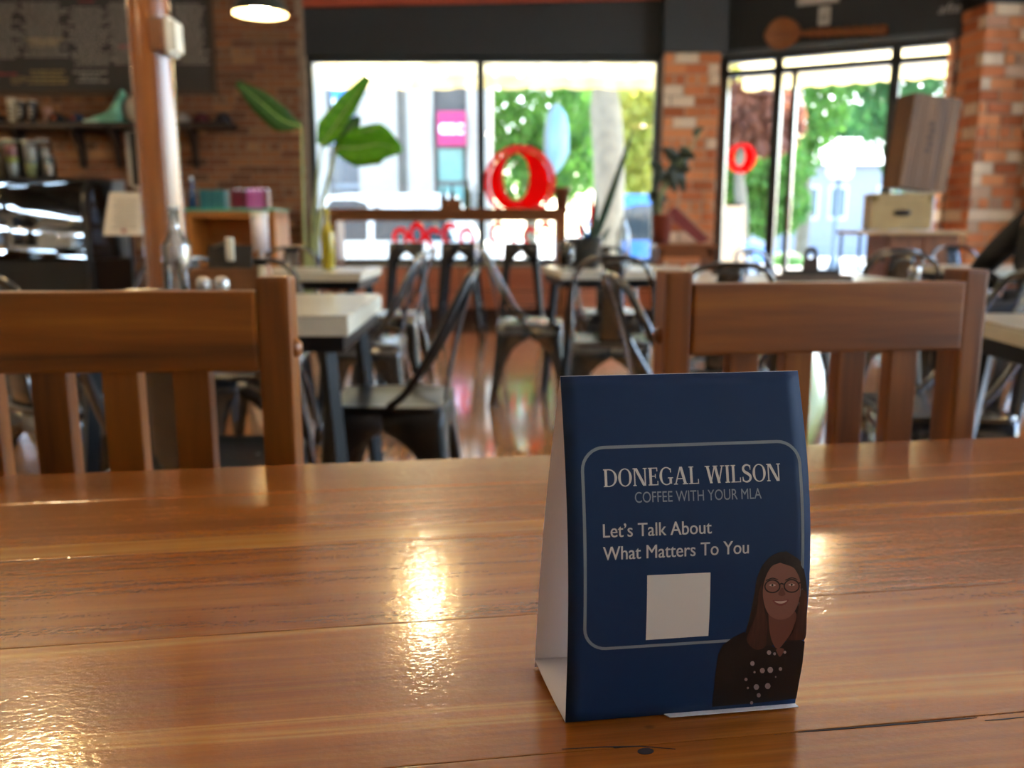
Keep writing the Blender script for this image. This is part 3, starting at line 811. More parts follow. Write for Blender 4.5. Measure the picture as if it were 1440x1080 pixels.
# serif capitals drawn stroke by stroke
def serif_word(word):
    vs, fs = [], []
    def quad(q):
        o = len(vs); vs.extend(q); fs.append(tuple(range(o, o + len(q))))
    def rect(x0, y0, x1, y1): quad([(x0, y0), (x1, y0), (x1, y1), (x0, y1)])
    T, S, sf = 0.155, 0.055, 0.07
    def stem(x, w=T, l=1, r=1):
        rect(x, 0, x + w, 1); 
        for y0, y1 in ((0, S), (1 - S, 1)): rect(x - sf * l, y0, x + w + sf * r, y1)
    def diag(xa, ya, xb, yb, w): quad([(xa, ya), (xa + w, ya), (xb + w, yb), (xb, yb)])
    def arc(cx, cy, rx, ry, a0, a1, wmax, wmin, n=26):
        for k in range(n):
            q = []
            for kk in (k, k + 1):
                a = math.radians(a0 + (a1 - a0) * kk / n); w = wmin + (wmax - wmin) * abs(math.cos(a)) ** 1.5
                q.append(((cx + rx * math.cos(a), cy + ry * math.sin(a)), (cx + (rx - w) * math.cos(a), cy + (ry - min(w, wmin * 1.2)) * math.sin(a))))
            quad([q[0][0], q[1][0], q[1][1], q[0][1]])
    x = 0.0
    for ch in word:
        if ch == ' ': x += 0.34; continue
        x += 0.07; o = len(vs); w = 0
        if ch == 'D':
            stem(sf, T, 1, 0); arc(0.32, 0.5, 0.50, 0.5, -90, 90, T, S); rect(sf, 0, 0.33, S * 1.1); rect(sf, 1 - S * 1.1, 0.33, 1); w = 0.82
        elif ch == 'O': arc(0.41, 0.5, 0.41, 0.515, 0, 360, T, S, 40); w = 0.82
        elif ch == 'N':
            rect(sf, 0, sf + 0.075, 1); rect(0, 0, 0.21, S); rect(0, 1 - S, 0.26, 1)
            diag(0.60, 0.0, 0.085, 1.0, 0.18); rect(0.705, 0, 0.78, 1); rect(0.62, 1 - S, 0.86, 1); w = 0.86
        elif ch == 'E':
            stem(sf, T, 1, 0); rect(sf, 0, 0.60, S); rect(sf, 1 - S, 0.57, 1); rect(sf, 0.49, 0.46, 0.49 + S)
            rect(0.545, 0, 0.60, 0.24); rect(0.515, 0.79, 0.57, 1); rect(0.41, 0.40, 0.46, 0.64); w = 0.62
        elif ch == 'G':
            arc(0.42, 0.5, 0.42, 0.515, 48, 322, T, S, 34); rect(0.60, 0.06, 0.745, 0.42); rect(0.50, 0.42 - S, 0.82, 0.42)
            rect(0.655, 0.70, 0.71, 0.93); w = 0.80
        elif ch == 'A':
            diag(0.06, 0, 0.37, 1.0, 0.075); diag(0.62, 0, 0.36, 1.0, 0.17); rect(0.20, 0.30, 0.66, 0.30 + S)
            rect(-0.01, 0, 0.23, S); rect(0.53, 0, 0.87, S); w = 0.86
        elif ch == 'L':
            stem(sf, T, 1, 1); rect(sf, 0, 0.60, S); rect(0.545, 0, 0.60, 0.27); w = 0.61
        elif ch == 'W':
            diag(0.27, 0, 0.05, 1, 0.16); diag(0.28, 0, 0.545, 1, 0.075); diag(0.76, 0, 0.53, 1, 0.16); diag(0.78, 0, 1.02, 1, 0.075)
            rect(-0.02, 1 - S, 0.28, 1); rect(0.47, 1 - S, 0.77, 1); rect(0.94, 1 - S, 1.17, 1); w = 1.15
        elif ch == 'I': stem(sf); w = 0.30
        elif ch == 'S':
            path = [(0.53, 0.80), (0.47, 0.93), (0.31, 0.985), (0.14, 0.90), (0.09, 0.74), (0.17, 0.60), (0.33, 0.50), (0.48, 0.39), (0.53, 0.24), (0.45, 0.08), (0.28, 0.015), (0.11, 0.07), (0.05, 0.22)]
            pp = smoothpath([(a, b, 0) for a, b in path], 4); n = len(pp); prev = None
            for i, p in enumerate(pp):
                t = (pp[min(i + 1, n - 1)] - pp[max(i - 1, 0)]).normalized(); wd = 0.035 + 0.05 * math.sin(math.pi * i / (n - 1)) ** 2
                cur = ((p.x - t.y * wd, p.y + t.x * wd), (p.x + t.y * wd, p.y - t.x * wd))
                if prev: quad([prev[0], cur[0], cur[1], prev[1]])
                prev = cur
            rect(0.50, 0.70, 0.55, 0.96); rect(0.03, 0.04, 0.08, 0.30); w = 0.60
        for i in range(o, len(vs)): vs[i] = (vs[i][0] + x, vs[i][1])
        x += w
    return vs, fs
lay_text('title_lettering', *serif_word('DONEGAL WILSON'), (849, 685), (1098, 676), 25, M_PR_WHITE, w=1.0)
# plain pale square where the scan code is printed
q0, q1, q2, q3 = unpanel(908, 900), unpanel(996, 894), unpanel(999, 805), unpanel(910, 809)
gq = []
for i in range(4):
    for j in range(4):
        def bl(a, b): return tuple((q0[k] * (1 - a) + q1[k] * a) * (1 - b) + (q3[k] * (1 - a) + q2[k] * a) * b for k in (0, 1))
        gq.append([bl(i / 4, j / 4), bl((i + 1) / 4, j / 4), bl((i + 1) / 4, (j + 1) / 4), bl(i / 4, (j + 1) / 4)])
on_card('pale_square', gq, M_PR_WHITE, 0.00012)

# printed portrait: flat shapes layered on the sheet
def blob(name, pts, m, layer, smooth=True, n=5):
    pts = [(p[0], p[1], 0) for p in pts]
    if smooth:
        k = smoothpath(pts + [pts[0]], n); pts = [(p.x, p.y) for p in k[:-1]]
    else: pts = [(p[0], p[1]) for p in pts]
    st = px_poly(pts)
    # triangulate in card space, then subdivide so that it follows the bend
    bm = bmesh.new(); vs = [bm.verts.new((a * CW, b * CH, 0)) for a, b in st]
    try: bm.faces.new(vs)
    except ValueError: pass
    bmesh.ops.triangulate(bm, faces=bm.faces[:])
    for _ in range(4):
        ed = [e for e in bm.edges if e.calc_length() > 0.008]
        if not ed: break
        bmesh.ops.subdivide_edges(bm, edges=ed, cuts=1)
        bmesh.ops.triangulate(bm, faces=bm.faces[:])
    bm.verts.index_update()
    V = [L_(panel(v.co.x / CW, v.co.y / CH, 0.00010 + 0.00005 * layer)) for v in bm.verts]
    F = [[v.index for v in f.verts] for f in bm.faces]; bm.free()
    return MB().add(V, F).build(name, m, card)
def pp(x, y): return (990 + x * 160 / 720, 760 + y * 240 / 1080)      # coordinates read off an enlarged view of the portrait
def PB(name, pts, m, layer, smooth=True): return blob(name, [pp(*q) for q in pts], m, layer, smooth)
M_SUIT = mat('print_black_blazer', '#0b0a0c', 0.4, var=0.2)
M_HAIRB = mat('print_dark_brown_hair', '#23150f', 0.4, var=0.35, vscale=300, stretch=(3, 3, 0.3))
M_HAIRT = mat('print_auburn_hair_tips', '#3f2119', 0.4, var=0.3, vscale=300, stretch=(3, 3, 0.3))
M_SKIN = mat('print_skin', '#82574a', 0.4, var=0.06)
M_SKIN_D = mat('print_skin_shadow', '#6b4035', 0.4, var=0.06)
M_DOT = mat('print_dot', '#9b8a88', 0.4, var=0.1)
M_EYE = mat('print_eye_dark', '#1a0f0d', 0.4)
M_TEETH = mat('print_teeth', '#c9b3a6', 0.4)
M_LIP = mat('print_lips', '#7a3d3a', 0.4)
M_BLOUSE = mat('print_blouse', '#050507', 0.4)
PB('portrait_hair', [(520, 68), (440, 90), (375, 150), (335, 240), (315, 360), (285, 500), (262, 600), (280, 665), (370, 690), (480, 640), (560, 640), (638, 615), (648, 480), (652, 330), (640, 220), (610, 130)], M_HAIRB, 0)
PB('portrait_blazer', [(50, 1052), (72, 850), (90, 720), (120, 660), (180, 615), (250, 580), (330, 600), (420, 690), (520, 640), (600, 625), (636, 640), (622, 780), (600, 900), (583, 1000), (420, 1018), (250, 1035)], M_SUIT, 1, False)
PB('portrait_blouse', [(270, 1034), (255, 900), (285, 780), (330, 690), (410, 660), (470, 690), (520, 690), (500, 800), (430, 920), (380, 1022)], M_BLOUSE, 2, False)
PB('portrait_neck', [(405, 450), (412, 560), (430, 640), (465, 685), (510, 640), (560, 560), (575, 450)], M_SKIN_D, 3)
PB('portrait_collar_gap', [(452, 690), (478, 735), (505, 690), (478, 680)], M_SKIN_D, 4)
PB('portrait_face', [(480, 140), (425, 165), (385, 240), (370, 330), (385, 420), (420, 478), (480, 500), (545, 478), (590, 410), (608, 320), (605, 240), (570, 175)], M_SKIN, 4)
PB('portrait_fringe', [(515, 72), (440, 110), (400, 170), (372, 260), (368, 200), (400, 120), (470, 75)], M_HAIRB, 5)
PB('portrait_fringe', [(500, 130), (560, 165), (600, 230), (616, 300), (640, 280), (625, 180), (570, 110), (510, 95)], M_HAIRB, 5)
PB('portrait_hair_lock', [(368, 260), (345, 330), (330, 460), (290, 560), (268, 620), (285, 660), (330, 690), (385, 670), (395, 600), (398, 520), (378, 430), (366, 340)], M_HAIRT, 5)
PB('portrait_hair_lock', [(612, 300), (600, 400), (580, 500), (560, 580), (530, 625), (600, 628), (640, 612), (648, 480), (648, 340)], M_HAIRT, 5)
for cx, cy in ((430, 282), (552, 280)):
    PB('portrait_eye', [(cx - 22, cy), (cx, cy - 9), (cx + 22, cy), (cx, cy + 7)], M_TEETH, 5)
    PB('portrait_iris', [(cx - 8, cy - 1), (cx, cy - 9), (cx + 8, cy - 1), (cx, cy + 7)], M_EYE, 6)
    PB('portrait_brow', [(cx - 38, cy - 34), (cx, cy - 48), (cx + 34, cy - 38), (cx + 34, cy - 33), (cx, cy - 41), (cx - 38, cy - 27)], M_HAIRB, 5)
    ring = [pp(cx + 47 * math.cos(a) * (1.0 + 0.08 * math.sin(a)), cy + 4 + 40 * math.sin(a) * (1.05 if math.sin(a) > 0 else 0.95)) for a in [2 * math.pi * k / 24 for k in range(24)]]
    on_card('portrait_glasses_rim', strip_px(ring, 0.0055, True), M_EYE, 0.00045)
on_card('portrait_glasses_bridge', strip_px([pp(474, 278), pp(487, 270), pp(502, 276)], 0.006), M_EYE, 0.00045)
on_card('portrait_glasses_arm', strip_px([pp(598, 268), pp(622, 262)], 0.006), M_EYE, 0.00045)
PB('portrait_nose', [(484, 300), (468, 335), (474, 346), (490, 350), (508, 345), (512, 334), (498, 300)], M_SKIN_D, 5)
PB('portrait_mouth', [(430, 378), (455, 376), (480, 380), (510, 376), (535, 374), (515, 402), (482, 412), (450, 402)], M_LIP, 5)
PB('portrait_teeth', [(442, 381), (480, 383), (523, 379), (505, 393), (482, 398), (458, 393)], M_TEETH, 6)
for x, y, r in ((305, 777, 14), (368, 822, 16), (418, 818, 18), (482, 812, 11), (330, 926, 17), (402, 920, 18), (264, 878, 10), (345, 978, 13), (276, 932, 7), (318, 832, 7), (410, 708, 14), (445, 716, 9), (510, 706, 9), (300, 1026, 10), (452, 862, 5)):
    PB('portrait_dot', [(x + r * math.cos(a), y + r * 1.05 * math.sin(a)) for a in [2 * math.pi * k / 6 for k in range(6)]], M_DOT, 4)
# ================================================================== CAFE FURNITURE
def metal_mat(name, col, rough, metal=0.9):
    m, nt, b = base_mat(name)
    n = noise(nt, coords(nt), 14, 4, 0.6)
    c = lin(col)
    nt.links.new(ramp(nt, n, [(0.3, tuple(x * 0.8 for x in c[:3]) + (1,)), (0.7, tuple(min(1, x * 1.15) for x in c[:3]) + (1,))]), b.inputs['Base Color'])
    nt.links.new(ramp(nt, n, [(0.3, (rough * 0.8,) * 3 + (1,)), (0.7, (rough * 1.25,) * 3 + (1,))]), b.inputs['Roughness'])
    b.inputs['Metallic'].default_value = metal; b.inputs['Coat Weight'].default_value = 0.3; b.inputs['Coat Roughness'].default_value = 0.1
    return m
M_GUN = metal_mat('gunmetal_sheet', '#57585a', 0.22)
M_BLK = mat('black_lacquered_steel', '#08080a', 0.32, 0.0, var=0.15, spec=0.4)
M_BLACKIRON = mat('black_iron', '#16181b', 0.4, 0.6, var=0.1)

def rounded_rect(hx, hy, r, n=5):
    out = []
    for cx, cy, a0 in ((hx - r, hy - r, 0), (-hx + r, hy - r, 90), (-hx + r, -hy + r, 180), (hx - r, -hy + r, 270)):
        for k in range(n + 1):
            a = math.radians(a0 + 90 * k / n); out.append((cx + r * math.cos(a), cy + r * math.sin(a)))
    return out
def metal_leg(sx, sy, hs, hf, H, skirt=0.055):
    """pressed sheet-steel leg: an angle that flares into half of the arched skirt on both sides"""
    rows = [(0.0, 1.0), (skirt, 1.0), (skirt + 0.012, 0.96), (skirt + 0.035, 0.74), (skirt + 0.07, 0.54), (skirt + 0.12, 0.41), (H * 0.55, 0.33), (H * 0.78, 0.25), (H, 0.18)]
    g = []
    for dz, wf in rows:
        k = (dz / H); k = k ** 1.25
        X = hs + (hf[0] - hs) * k; Y = hs + (hf[1] - hs) * k; w = hs * wf; c = min(0.02, w * 0.4); z = H - dz
        g.append([(sx * (X - w), sy * Y, z), (sx * (X - c), sy * Y, z), (sx * (X - c * 0.3), sy * (Y - c * 0.3), z), (sx * X, sy * (Y - c), z), (sx * X, sy * (Y - w), z)])
    return MB().sheet(g, (-sx * 0.003, -sy * 0.003, 0))
def seat_mb(h, z, dish=0.008, r=0.05):
    b = MB(); rings = []
    for k, dz in ((1.0, -0.016), (1.0, -0.004), (0.97, 0.0), (0.90, 0.0), (0.82, -0.003), (0.5, -dish), (0.15, -dish)):
        rings.append([(x * k, y * k, z + dz) for x, y in rounded_rect(h, h, r)])
    n = len(rings[0]); vs = [p for q in rings for p in q]; fs = []
    for i in range(len(rings) - 1):
        for j in range(n): fs.append((i * n + j, i * n + (j + 1) % n, (i + 1) * n + (j + 1) % n, (i + 1) * n + j))
    fs.append(tuple((len(rings) - 1) * n + j for j in range(n))); fs.append(tuple(reversed(range(n))))
    return b.add(vs, fs, True)
_ch = {}
def chair_meshes(m):
    if m.name in _ch: return _ch[m.name]
    S = 0.178; parts = []
    parts.append(('seat', seat_mb(0.182, 0.452).mesh('seat', m)))
    for sx in (-1, 1):
        for sy in (-1, 1):
            parts.append(('leg', metal_leg(sx, sy, S, (0.215, 0.225), 0.44).mesh('leg', m)))
    side = [(-0.178, 0.02, 0.452), (-0.186, 0.075, 0.50), (-0.188, 0.145, 0.61), (-0.176, 0.205, 0.725), (-0.135, 0.245, 0.81), (-0.07, 0.262, 0.838), (0, 0.266, 0.842)]
    path = smoothpath(side + [(-x, y, z) for x, y, z in reversed(side[:-1])], 5)
    parts.append(('back_frame', MB().tube(path, 0.0115, 8).mesh('back_frame', m)))
    g = []
    for k in range(9):
        t = k / 8; w = 0.058 - 0.012 * t; y = 0.168 + 0.096 * t - 0.012 * math.sin(math.pi * t); z = 0.445 + 0.395 * t
        g.append([(-w, y, z), (-w * 0.5, y + 0.004, z), (w * 0.5, y + 0.004, z), (w, y, z)])
    parts.append(('back_splat', MB().sheet(g, (0, 0.004, 0)).mesh('back_splat', m)))
    _ch[m.name] = parts; return parts
def cafe_chair(label, x, y, deg, m=None, group='sheet metal cafe chairs'):
    """faces -Y when deg = 0 (its back is then on the far side)"""
    t = thing('metal_cafe_chair', label, 'chair', (x, y, 0), math.radians(deg), group)
    for nm, me in chair_meshes(m or M_GUN): link(nm, me, t)
    return t

cafe_chair('near black sheet metal cafe chair beyond the middle of the table', -0.375, 2.62, -92, M_BLK)
cafe_chair('gunmetal cafe chair seen between the left slats of the cropped wooden chair', -1.36, 2.62, 150)
cafe_chair('gunmetal cafe chair glimpsed beside the right post of the cropped wooden chair', -0.70, 1.93, 178)
cafe_chair('gunmetal cafe chair whose bright leg shows left of the near black chair', -1.10, 3.62, 80)
cafe_chair('gunmetal cafe chair behind the near black chair, left of its back', -0.69, 3.98, -88)
cafe_chair('gunmetal cafe chair farther back beside the dark red wall panels', -0.74, 5.25, -95)
cafe_chair('gunmetal cafe chair alone in the bright floor reflection', 0.10, 4.80, 88)
cafe_chair('gunmetal cafe chair tucked at the table with the spiky plant', 0.47, 4.05, 175)
cafe_chair('gunmetal cafe chair on the far side of the spiky plant table', 0.62, 5.40, 5)
cafe_chair('gunmetal cafe chair with its back splat beside the right wooden chair post', 0.53, 2.38, 96)
cafe_chair('gunmetal cafe chair with wide arched back in front of the brick pier', 0.78, 3.28, 178)
cafe_chair('gunmetal cafe chair in front of the glass doors at centre right', 1.55, 4.85, 40)
cafe_chair('gunmetal cafe chair with low arch left of the salt shaker', 1.95, 4.45, 172)
cafe_chair('gunmetal cafe chair with tall arched back under the vintage case', 2.28, 5.36, 182)
cafe_chair('gunmetal cafe chair with pale oval back next to the seated person', 3.02, 5.62, 5)
cafe_chair('gunmetal cafe chair at the right edge beside the near grey table', 1.25, 2.50, -95)
cafe_chair('gunmetal cafe chair with hoop back just left of the round column', -2.05, 4.50, -40)
cafe_chair('gunmetal cafe chair in front of the pastry case', -2.12, 3.75, 100)
cafe_chair('gunmetal cafe chair cropped by the left edge before the pastry case', -2.02, 3.10, 160)
cafe_chair('gunmetal cafe chair with arched back behind the wooden menu caddy', -1.00, 3.18, 5)
cafe_chair('gunmetal cafe chair below the big leafy plant', -1.42, 5.30, 0)

# ---- small square cafe tables
M_TTOP = wood_mat('grey_washed_wood', [(0.3, '#9a9686'), (0.5, '#b3ae9c'), (0.75, '#c9c4b2')], 0.28, 'x', 1.0, 0.3)
M_TEDGE = mat('cream_edge_band', '#c5c3b2', 0.45, var=0.06)
def cafe_table(label, x, y, deg, w=0.68, d=0.68, th=0.032):
    t = thing('square_cafe_table', label, 'table', (x, y, 0), math.radians(deg), 'square cafe tables')
    tp = MB().box((0, 0, TT - 0.004), (w - 0.004, d - 0.004, 0.008), bev=0.002).build('tabletop', M_TTOP, t)
    MB().box((0, 0, TT - 0.008 - th / 2), (w, d, th), bev=0.002).build('edge_band', M_TEDGE, tp)
    MB().box((0, 0, TT - th - 0.030), (w - 0.03, d - 0.03, 0.042)).build('apron', M_BLACKIRON, t)
    for sx in (-1, 1):
        for sy in (-1, 1):
            MB().beam((sx * (w / 2 - 0.07), sy * (d / 2 - 0.07), TT - th - 0.02), (sx * (w / 2 - 0.015), sy * (d / 2 - 0.015), 0), 0.034, 0.034).build('leg', M_BLACKIRON, t)
    return t
cafe_table('pale square cafe table with clear water bottle and menu caddy', -0.80, 2.52, 2, 0.74, 0.74, 0.045)
cafe_table('pale square cafe table in front of the yellow bottle plant corner', -1.08, 4.55, 0)
cafe_table('pale square cafe table holding the bucket of spiky leaves', 0.60, 4.72, 6, 0.78, 0.70)
cafe_table('pale square cafe table with clipboard caddy behind the right wooden chair', 1.20, 3.72, 4, 0.95, 0.70)
cafe_table('pale cafe table cut by the right picture edge', 1.50, 1.96, -4, 0.74, 0.50)
cafe_table('dark edged cafe table in front of the seated person', 2.95, 4.95, 8, 0.95, 0.6)

# ---- bar stools at the window counter
def bar_stool(label, x, y, deg):
    t = thing('metal_bar_stool', label, 'stool', (x, y, 0), math.radians(deg), 'bar stools at the window counter')
    if 'stool' not in _ch:
        P_ = [('seat', seat_mb(0.155, 0.84, 0.006, 0.04).mesh('seat', M_GUNB))]
        for sx in (-1, 1):
            for sy in (-1, 1): P_.append(('leg', metal_leg(sx, sy, 0.150, (0.215, 0.215), 0.83, 0.06).mesh('leg', M_GUNB)))
        q = 0.175; P_.append(('foot_ring', MB().tube([(-q, -q, 0.28), (q, -q, 0.28), (q, q, 0.28), (-q, q, 0.28)], 0.011, 8, True).mesh('foot_ring', M_GUNB)))
        _ch['stool'] = P_
    for nm, me in _ch['stool']: link(nm, me, t)
M_GUNB = metal_mat('dark_gunmetal', '#3a3a3b', 0.3)
bar_stool('dark metal bar stool at the counter left of the window mullion', Py(572, 340, 7.6).x, 7.6, 3)
bar_stool('grey metal bar stool standing below the window mullion', Py(647, 340, 7.7).x, 7.7, -4)
bar_stool('dark metal bar stool below the red round emblem', Py(733, 340, 7.5).x, 7.5, 0)

# ---- wooden counter along the window
ctr = thing('window_counter', 'long brown wooden bar counter along the shop window', 'counter', (0, 8.55, 0))
cz = Py(620, 293, 8.3).z; x0 = Py(455, 293, 8.3).x; x1 = Py(800, 293, 8.3).x
M_BARWOOD = wood_mat('brown_bar_wood', [(0.3, '#5a3218'), (0.55, '#7a4a26'), (0.8, '#9a6a3e')], 0.4)
for k in range(3): MB().span((x0, -0.25 + k * 0.15, cz - 0.035), (x1, -0.104 + k * 0.15, cz), bev=0.003).build('plank', M_BARWOOD, ctr)
MB().span((x0 + 0.05, -0.20, cz - 0.12), (x1 - 0.05, -0.17, cz - 0.035)).build('apron', M_BARWOOD, ctr)
for x in (x0 + 0.06, x1 - 0.07): MB().span((x - 0.05, -0.22, 0), (x + 0.05, 0.16, cz - 0.035), bev=0.003).build('end_panel', M_BARWOOD, ctr)

# ---- round column with a switch box
colx = Py(231, 330, 3.62)
column = thing('wall_column', 'round brown wooden column standing between the tables', 'pillar', (colx.x, 3.62, 0)); column['kind'] = 'structure'
M_COL = wood_mat('column_wood', [(0.3, '#5d3218'), (0.5, '#7d4a28'), (0.75, '#96602f')], 0.22, 'z', 0.7, 0.8)
MB().lathe([(0.084, 0.02), (0.083, 1.2), (0.080, 2.6), (0.079, CEIL)], seg=32).build('shaft', M_COL, column)
MB().lathe([(0.0001, 0.0), (0.118, 0.0), (0.118, 0.03), (0.11, 0.05), (0.088, 0.06), (0.080, 0.06)], seg=32).build('base_ring', mat('steel_collar', '#9a968f', 0.35, 0.8), column)
bx = thing('switch_box', 'pale plastic switch box on the side of the column', 'switch', (colx.x + 0.084, 3.60, Py(250, 53, 3.6).z))
MB().box((0.009, 0, 0), (0.022, 0.10, 0.145), bev=0.006).build('back_plate', mat('pale_plastic', '#c9ccc6', 0.3), bx)
MB().box((0.031, 0, 0.0), (0.022, 0.085, 0.115), bev=0.006).build('cover', mat('pale_plastic', '#c9ccc6', 0.3), bx)
MB().box((-0.025, -0.045, 0), (0.05, 0.055, 0.12), bev=0.004).build('mount', mat('brown_box_paint', '#6b4024', 0.4), bx)

# ---- pendant lamps: dark enamel shade, cream inside, glowing bulb
M_ENAMEL = mat('dark_green_enamel', '#1f2b28', 0.3, var=0.1)
M_SHADEIN = mat('cream_enamel', '#f3e6bd', 0.5, var=0.03)
M_BULB = mat('lamp_bulb_glow', '#fff0cc', 0.4, emit='#ffe4bc', estr=PENDANT_STRENGTH)
_pl = {}
def pendant(label, x, y, z):
    t = thing('pendant_lamp', label, 'lamp', (x, y, z), 0, 'dark enamel pendant lamps')
    if not _pl:
        po = [(0.185, 0.0), (0.180, 0.035), (0.160, 0.075), (0.120, 0.11), (0.065, 0.135), (0.040, 0.15), (0.035, 0.20), (0.0001, 0.205)]
        pi_ = [(0.183, 0.0), (0.172, 0.033), (0.152, 0.070), (0.113, 0.103), (0.06, 0.128), (0.0001, 0.132)]
        _pl['shade'] = MB().lathe(po, seg=32).mesh('shade', M_ENAMEL)
        _pl['shade_lining'] = MB().lathe(pi_, seg=32).mesh('shade_lining', M_SHADEIN)
        _pl['bulb'] = MB().ball((0, 0, 0.055), (0.07, 0.07, 0.06), 16, 10).mesh('bulb', M_BULB)
    for nm, me in _pl.items(): link(nm, me, t)
    MB().tube([(0, 0, 0.20), (0, 0, CEIL - z)], 0.006, 6).build('cord', mat('black_cord', '#101010', 0.6), t)
lp = Py(366, 20, 6.2)
pendant('dark enamel pendant lamp glowing at the top left of the brick wall', lp.x, 6.2, lp.z)
LZ = lp.z
for x, y, lab in ((-0.44, 4.1, 'over the middle cafe tables'), (-1.62, 2.55, 'over the pale table by the column'), 
               (1.9, 5.2, 'over the tables by the doors'), (2.6, 2.2, 'over the right hand tables'), (-3.6, 4.6, 'over the aisle before the pastry case'), (-3.4, 1.2, 'over the left side aisle'),  # from this row on, unseen pendants added to brighten the room
               (-5.0, 7.4, 'above the counter end')):
    pendant('dark enamel pendant lamp hanging ' + lab + ', above the picture', x, y, LZ)
# ================================================================== BACK WALL: menu board, shelf, pastry case
def kpx(y): return y / FPX * 1.02            # metres per pixel at distance y (about)
YS = YB - 0.02
# menu board
a = Py(-60, 128, YS); b = Py(291, -40, YS)
mb_ = thing('menu_board', 'dark grey menu board covered with small rows of lettering', 'menu board', (0, YS, 0))
MB().span((a.x, -0.03, a.z), (b.x, 0.0, b.z)).build('board', mat('slate_board', '#3c3a37', 0.6, var=0.12, vscale=4), mb_)
fr = MB(); w = 0.035
fr.span((b.x, -0.04, a.z - w), (b.x + w, 0.0, b.z)).span((a.x, -0.04, a.z - w), (b.x, 0.0, a.z))
fr.build('board_frame', mat('board_frame_wood', '#4a3a2c', 0.6), mb_)
M_LINES = [mat('menu_print_pale', '#a8a49a', 0.8), mat('menu_print_yellow', '#a89660', 0.8), mat('menu_print_red', '#a5353f', 0.8)]
rl = random.Random(4)
def menu_block(u0, v0, u1, v1, rowpx, mi, center=True, fill=(0.55, 1.0)):
    p = Py(u0, v1, YS); q = Py(u1, v0, YS); n = max(1, int((v1 - v0) / rowpx)); d = MB(); hz = (q.z - p.z) / n
    for i in range(n):
        L = (q.x - p.x) * rl.uniform(*fill); cx = (p.x + q.x) / 2 if center else p.x + L / 2; z = p.z + hz * (i + 0.5); x = cx - L / 2
        while x < cx + L / 2:
            ww = rl.uniform(0.02, 0.07); d.box((x + ww / 2, -0.031, z), (ww, 0.002, hz * 0.42)); x += ww + 0.012
    d.build('menu_rows', M_LINES[mi], mb_)
for args in ((-40, 4, 26, 84, 4.2, 0), (-40, 102, 26, 108, 6, 2), (34, 4, 90, 82, 4.2, 0), (34, 98, 98, 120, 5, 1), (102, 10, 152, 94, 4.2, 0), (106, 99, 152, 118, 5, 0), (113, 0, 134, 5, 6, 2),
             (158, 4, 180, 92, 4.2, 0), (169, 62, 182, 72, 9, 2), (250, 6, 286, 92, 4.2, 0), (36, 54, 90, 66, 4, 1), (18, 108, 32, 120, 4, 1)):
    menu_block(*args)

# shelf with brackets
sz = Py(150, 172, 8.6).z; s0 = Py(-40, 172, 8.6).x; s1 = Py(322, 166, 8.6).x; SY0, SY1 = 8.58, YS + 0.005
sh = thing('wall_shelf', 'dark wooden wall shelf on black brackets below the menu board', 'shelf', (0, YS, 0))
M_DARKSHELF = wood_mat('dark_shelf_wood', [(0.3, '#1d1310'), (0.6, '#2c1d17'), (0.8, '#3a271e')], 0.5)
MB().span((s0, SY0 - YS, sz - 0.05), (s1, 0.0, sz), bev=0.003).build('board', M_DARKSHELF, sh)
for u in (20, 103, 155, 266):
    x = Py(u, 190, 8.65).x
    MB().prism([(x - 0.025, 0.0, sz - 0.05), (x - 0.025, -0.22, sz - 0.05), (x - 0.025, -0.20, sz - 0.10), (x - 0.025, -0.08, sz - 0.20), (x - 0.025, -0.03, sz - 0.42), (x - 0.025, 0.0, sz - 0.42)], (0.05, 0, 0)).build('bracket', M_DARKSHELF, sh)
def shx(u): return Py(u, 165, 8.68).x
YSH = 8.70
def cap(label, u, col, patch, deg, s=0.82, grp='baseball caps on the wall shelf'):
    t = thing('baseball_cap', label, 'cap', (shx(u), YSH, sz), math.radians(deg), grp)
    m = mat('cap_cloth_' + col.strip('#'), col, 0.9, var=0.15, vscale=60)
    prof = [(0.098 * s, 0.0), (0.098 * s, 0.03 * s), (0.088 * s, 0.07 * s), (0.06 * s, 0.10 * s), (0.025 * s, 0.118 * s), (0.0001, 0.12 * s)]
    MB().lathe(prof, seg=20).build('crown', m, t)
    g = [[(s * math.sin(a) * 0.096, -s * math.cos(a) * 0.096 - (r - 0.95) * 0.10 * s * math.cos(a) ** 0.6, 0.012 - 0.01 * abs(math.sin(a)) * r) for r in (0.95, 1.3, 1.6)] for a in [math.radians(k) for k in range(-75, 76, 15)]]
    MB().sheet(g, (0, 0, 0.004)).build('visor', m, t)
    if patch:
        MB().sheet([[(0.024 * i * s, -0.101 * s + 0.003 * abs(i) + 0.018 * s * j * j * 0.35, (0.055 + 0.02 * j) * s) for i in (-1, 0, 1)] for j in (-1, 0, 1)], (0, -0.004, 0)).build('patch', mat('patch_' + patch.strip('#'), patch, 0.8), t)
cap('black baseball cap with orange patch left of the navy cap', 78, '#14161a', '#b0562e', 8)
cap('navy baseball cap with orange patch beside the mint shirt', 107, '#1c2c48', '#a04a30', -5)
cap('dark red baseball cap at the right end of the shelf', 282, '#4a1420', None, 20)
cap('charcoal baseball cap at the far right end of the shelf', 313, '#201c24', None, -25)
cap('pale grey baseball cap peeking out right of the column', 256, '#8a8580', None, 10)
cap('black baseball cap with red badge at the left picture edge', -6, '#191214', '#8a2a2e', 0)
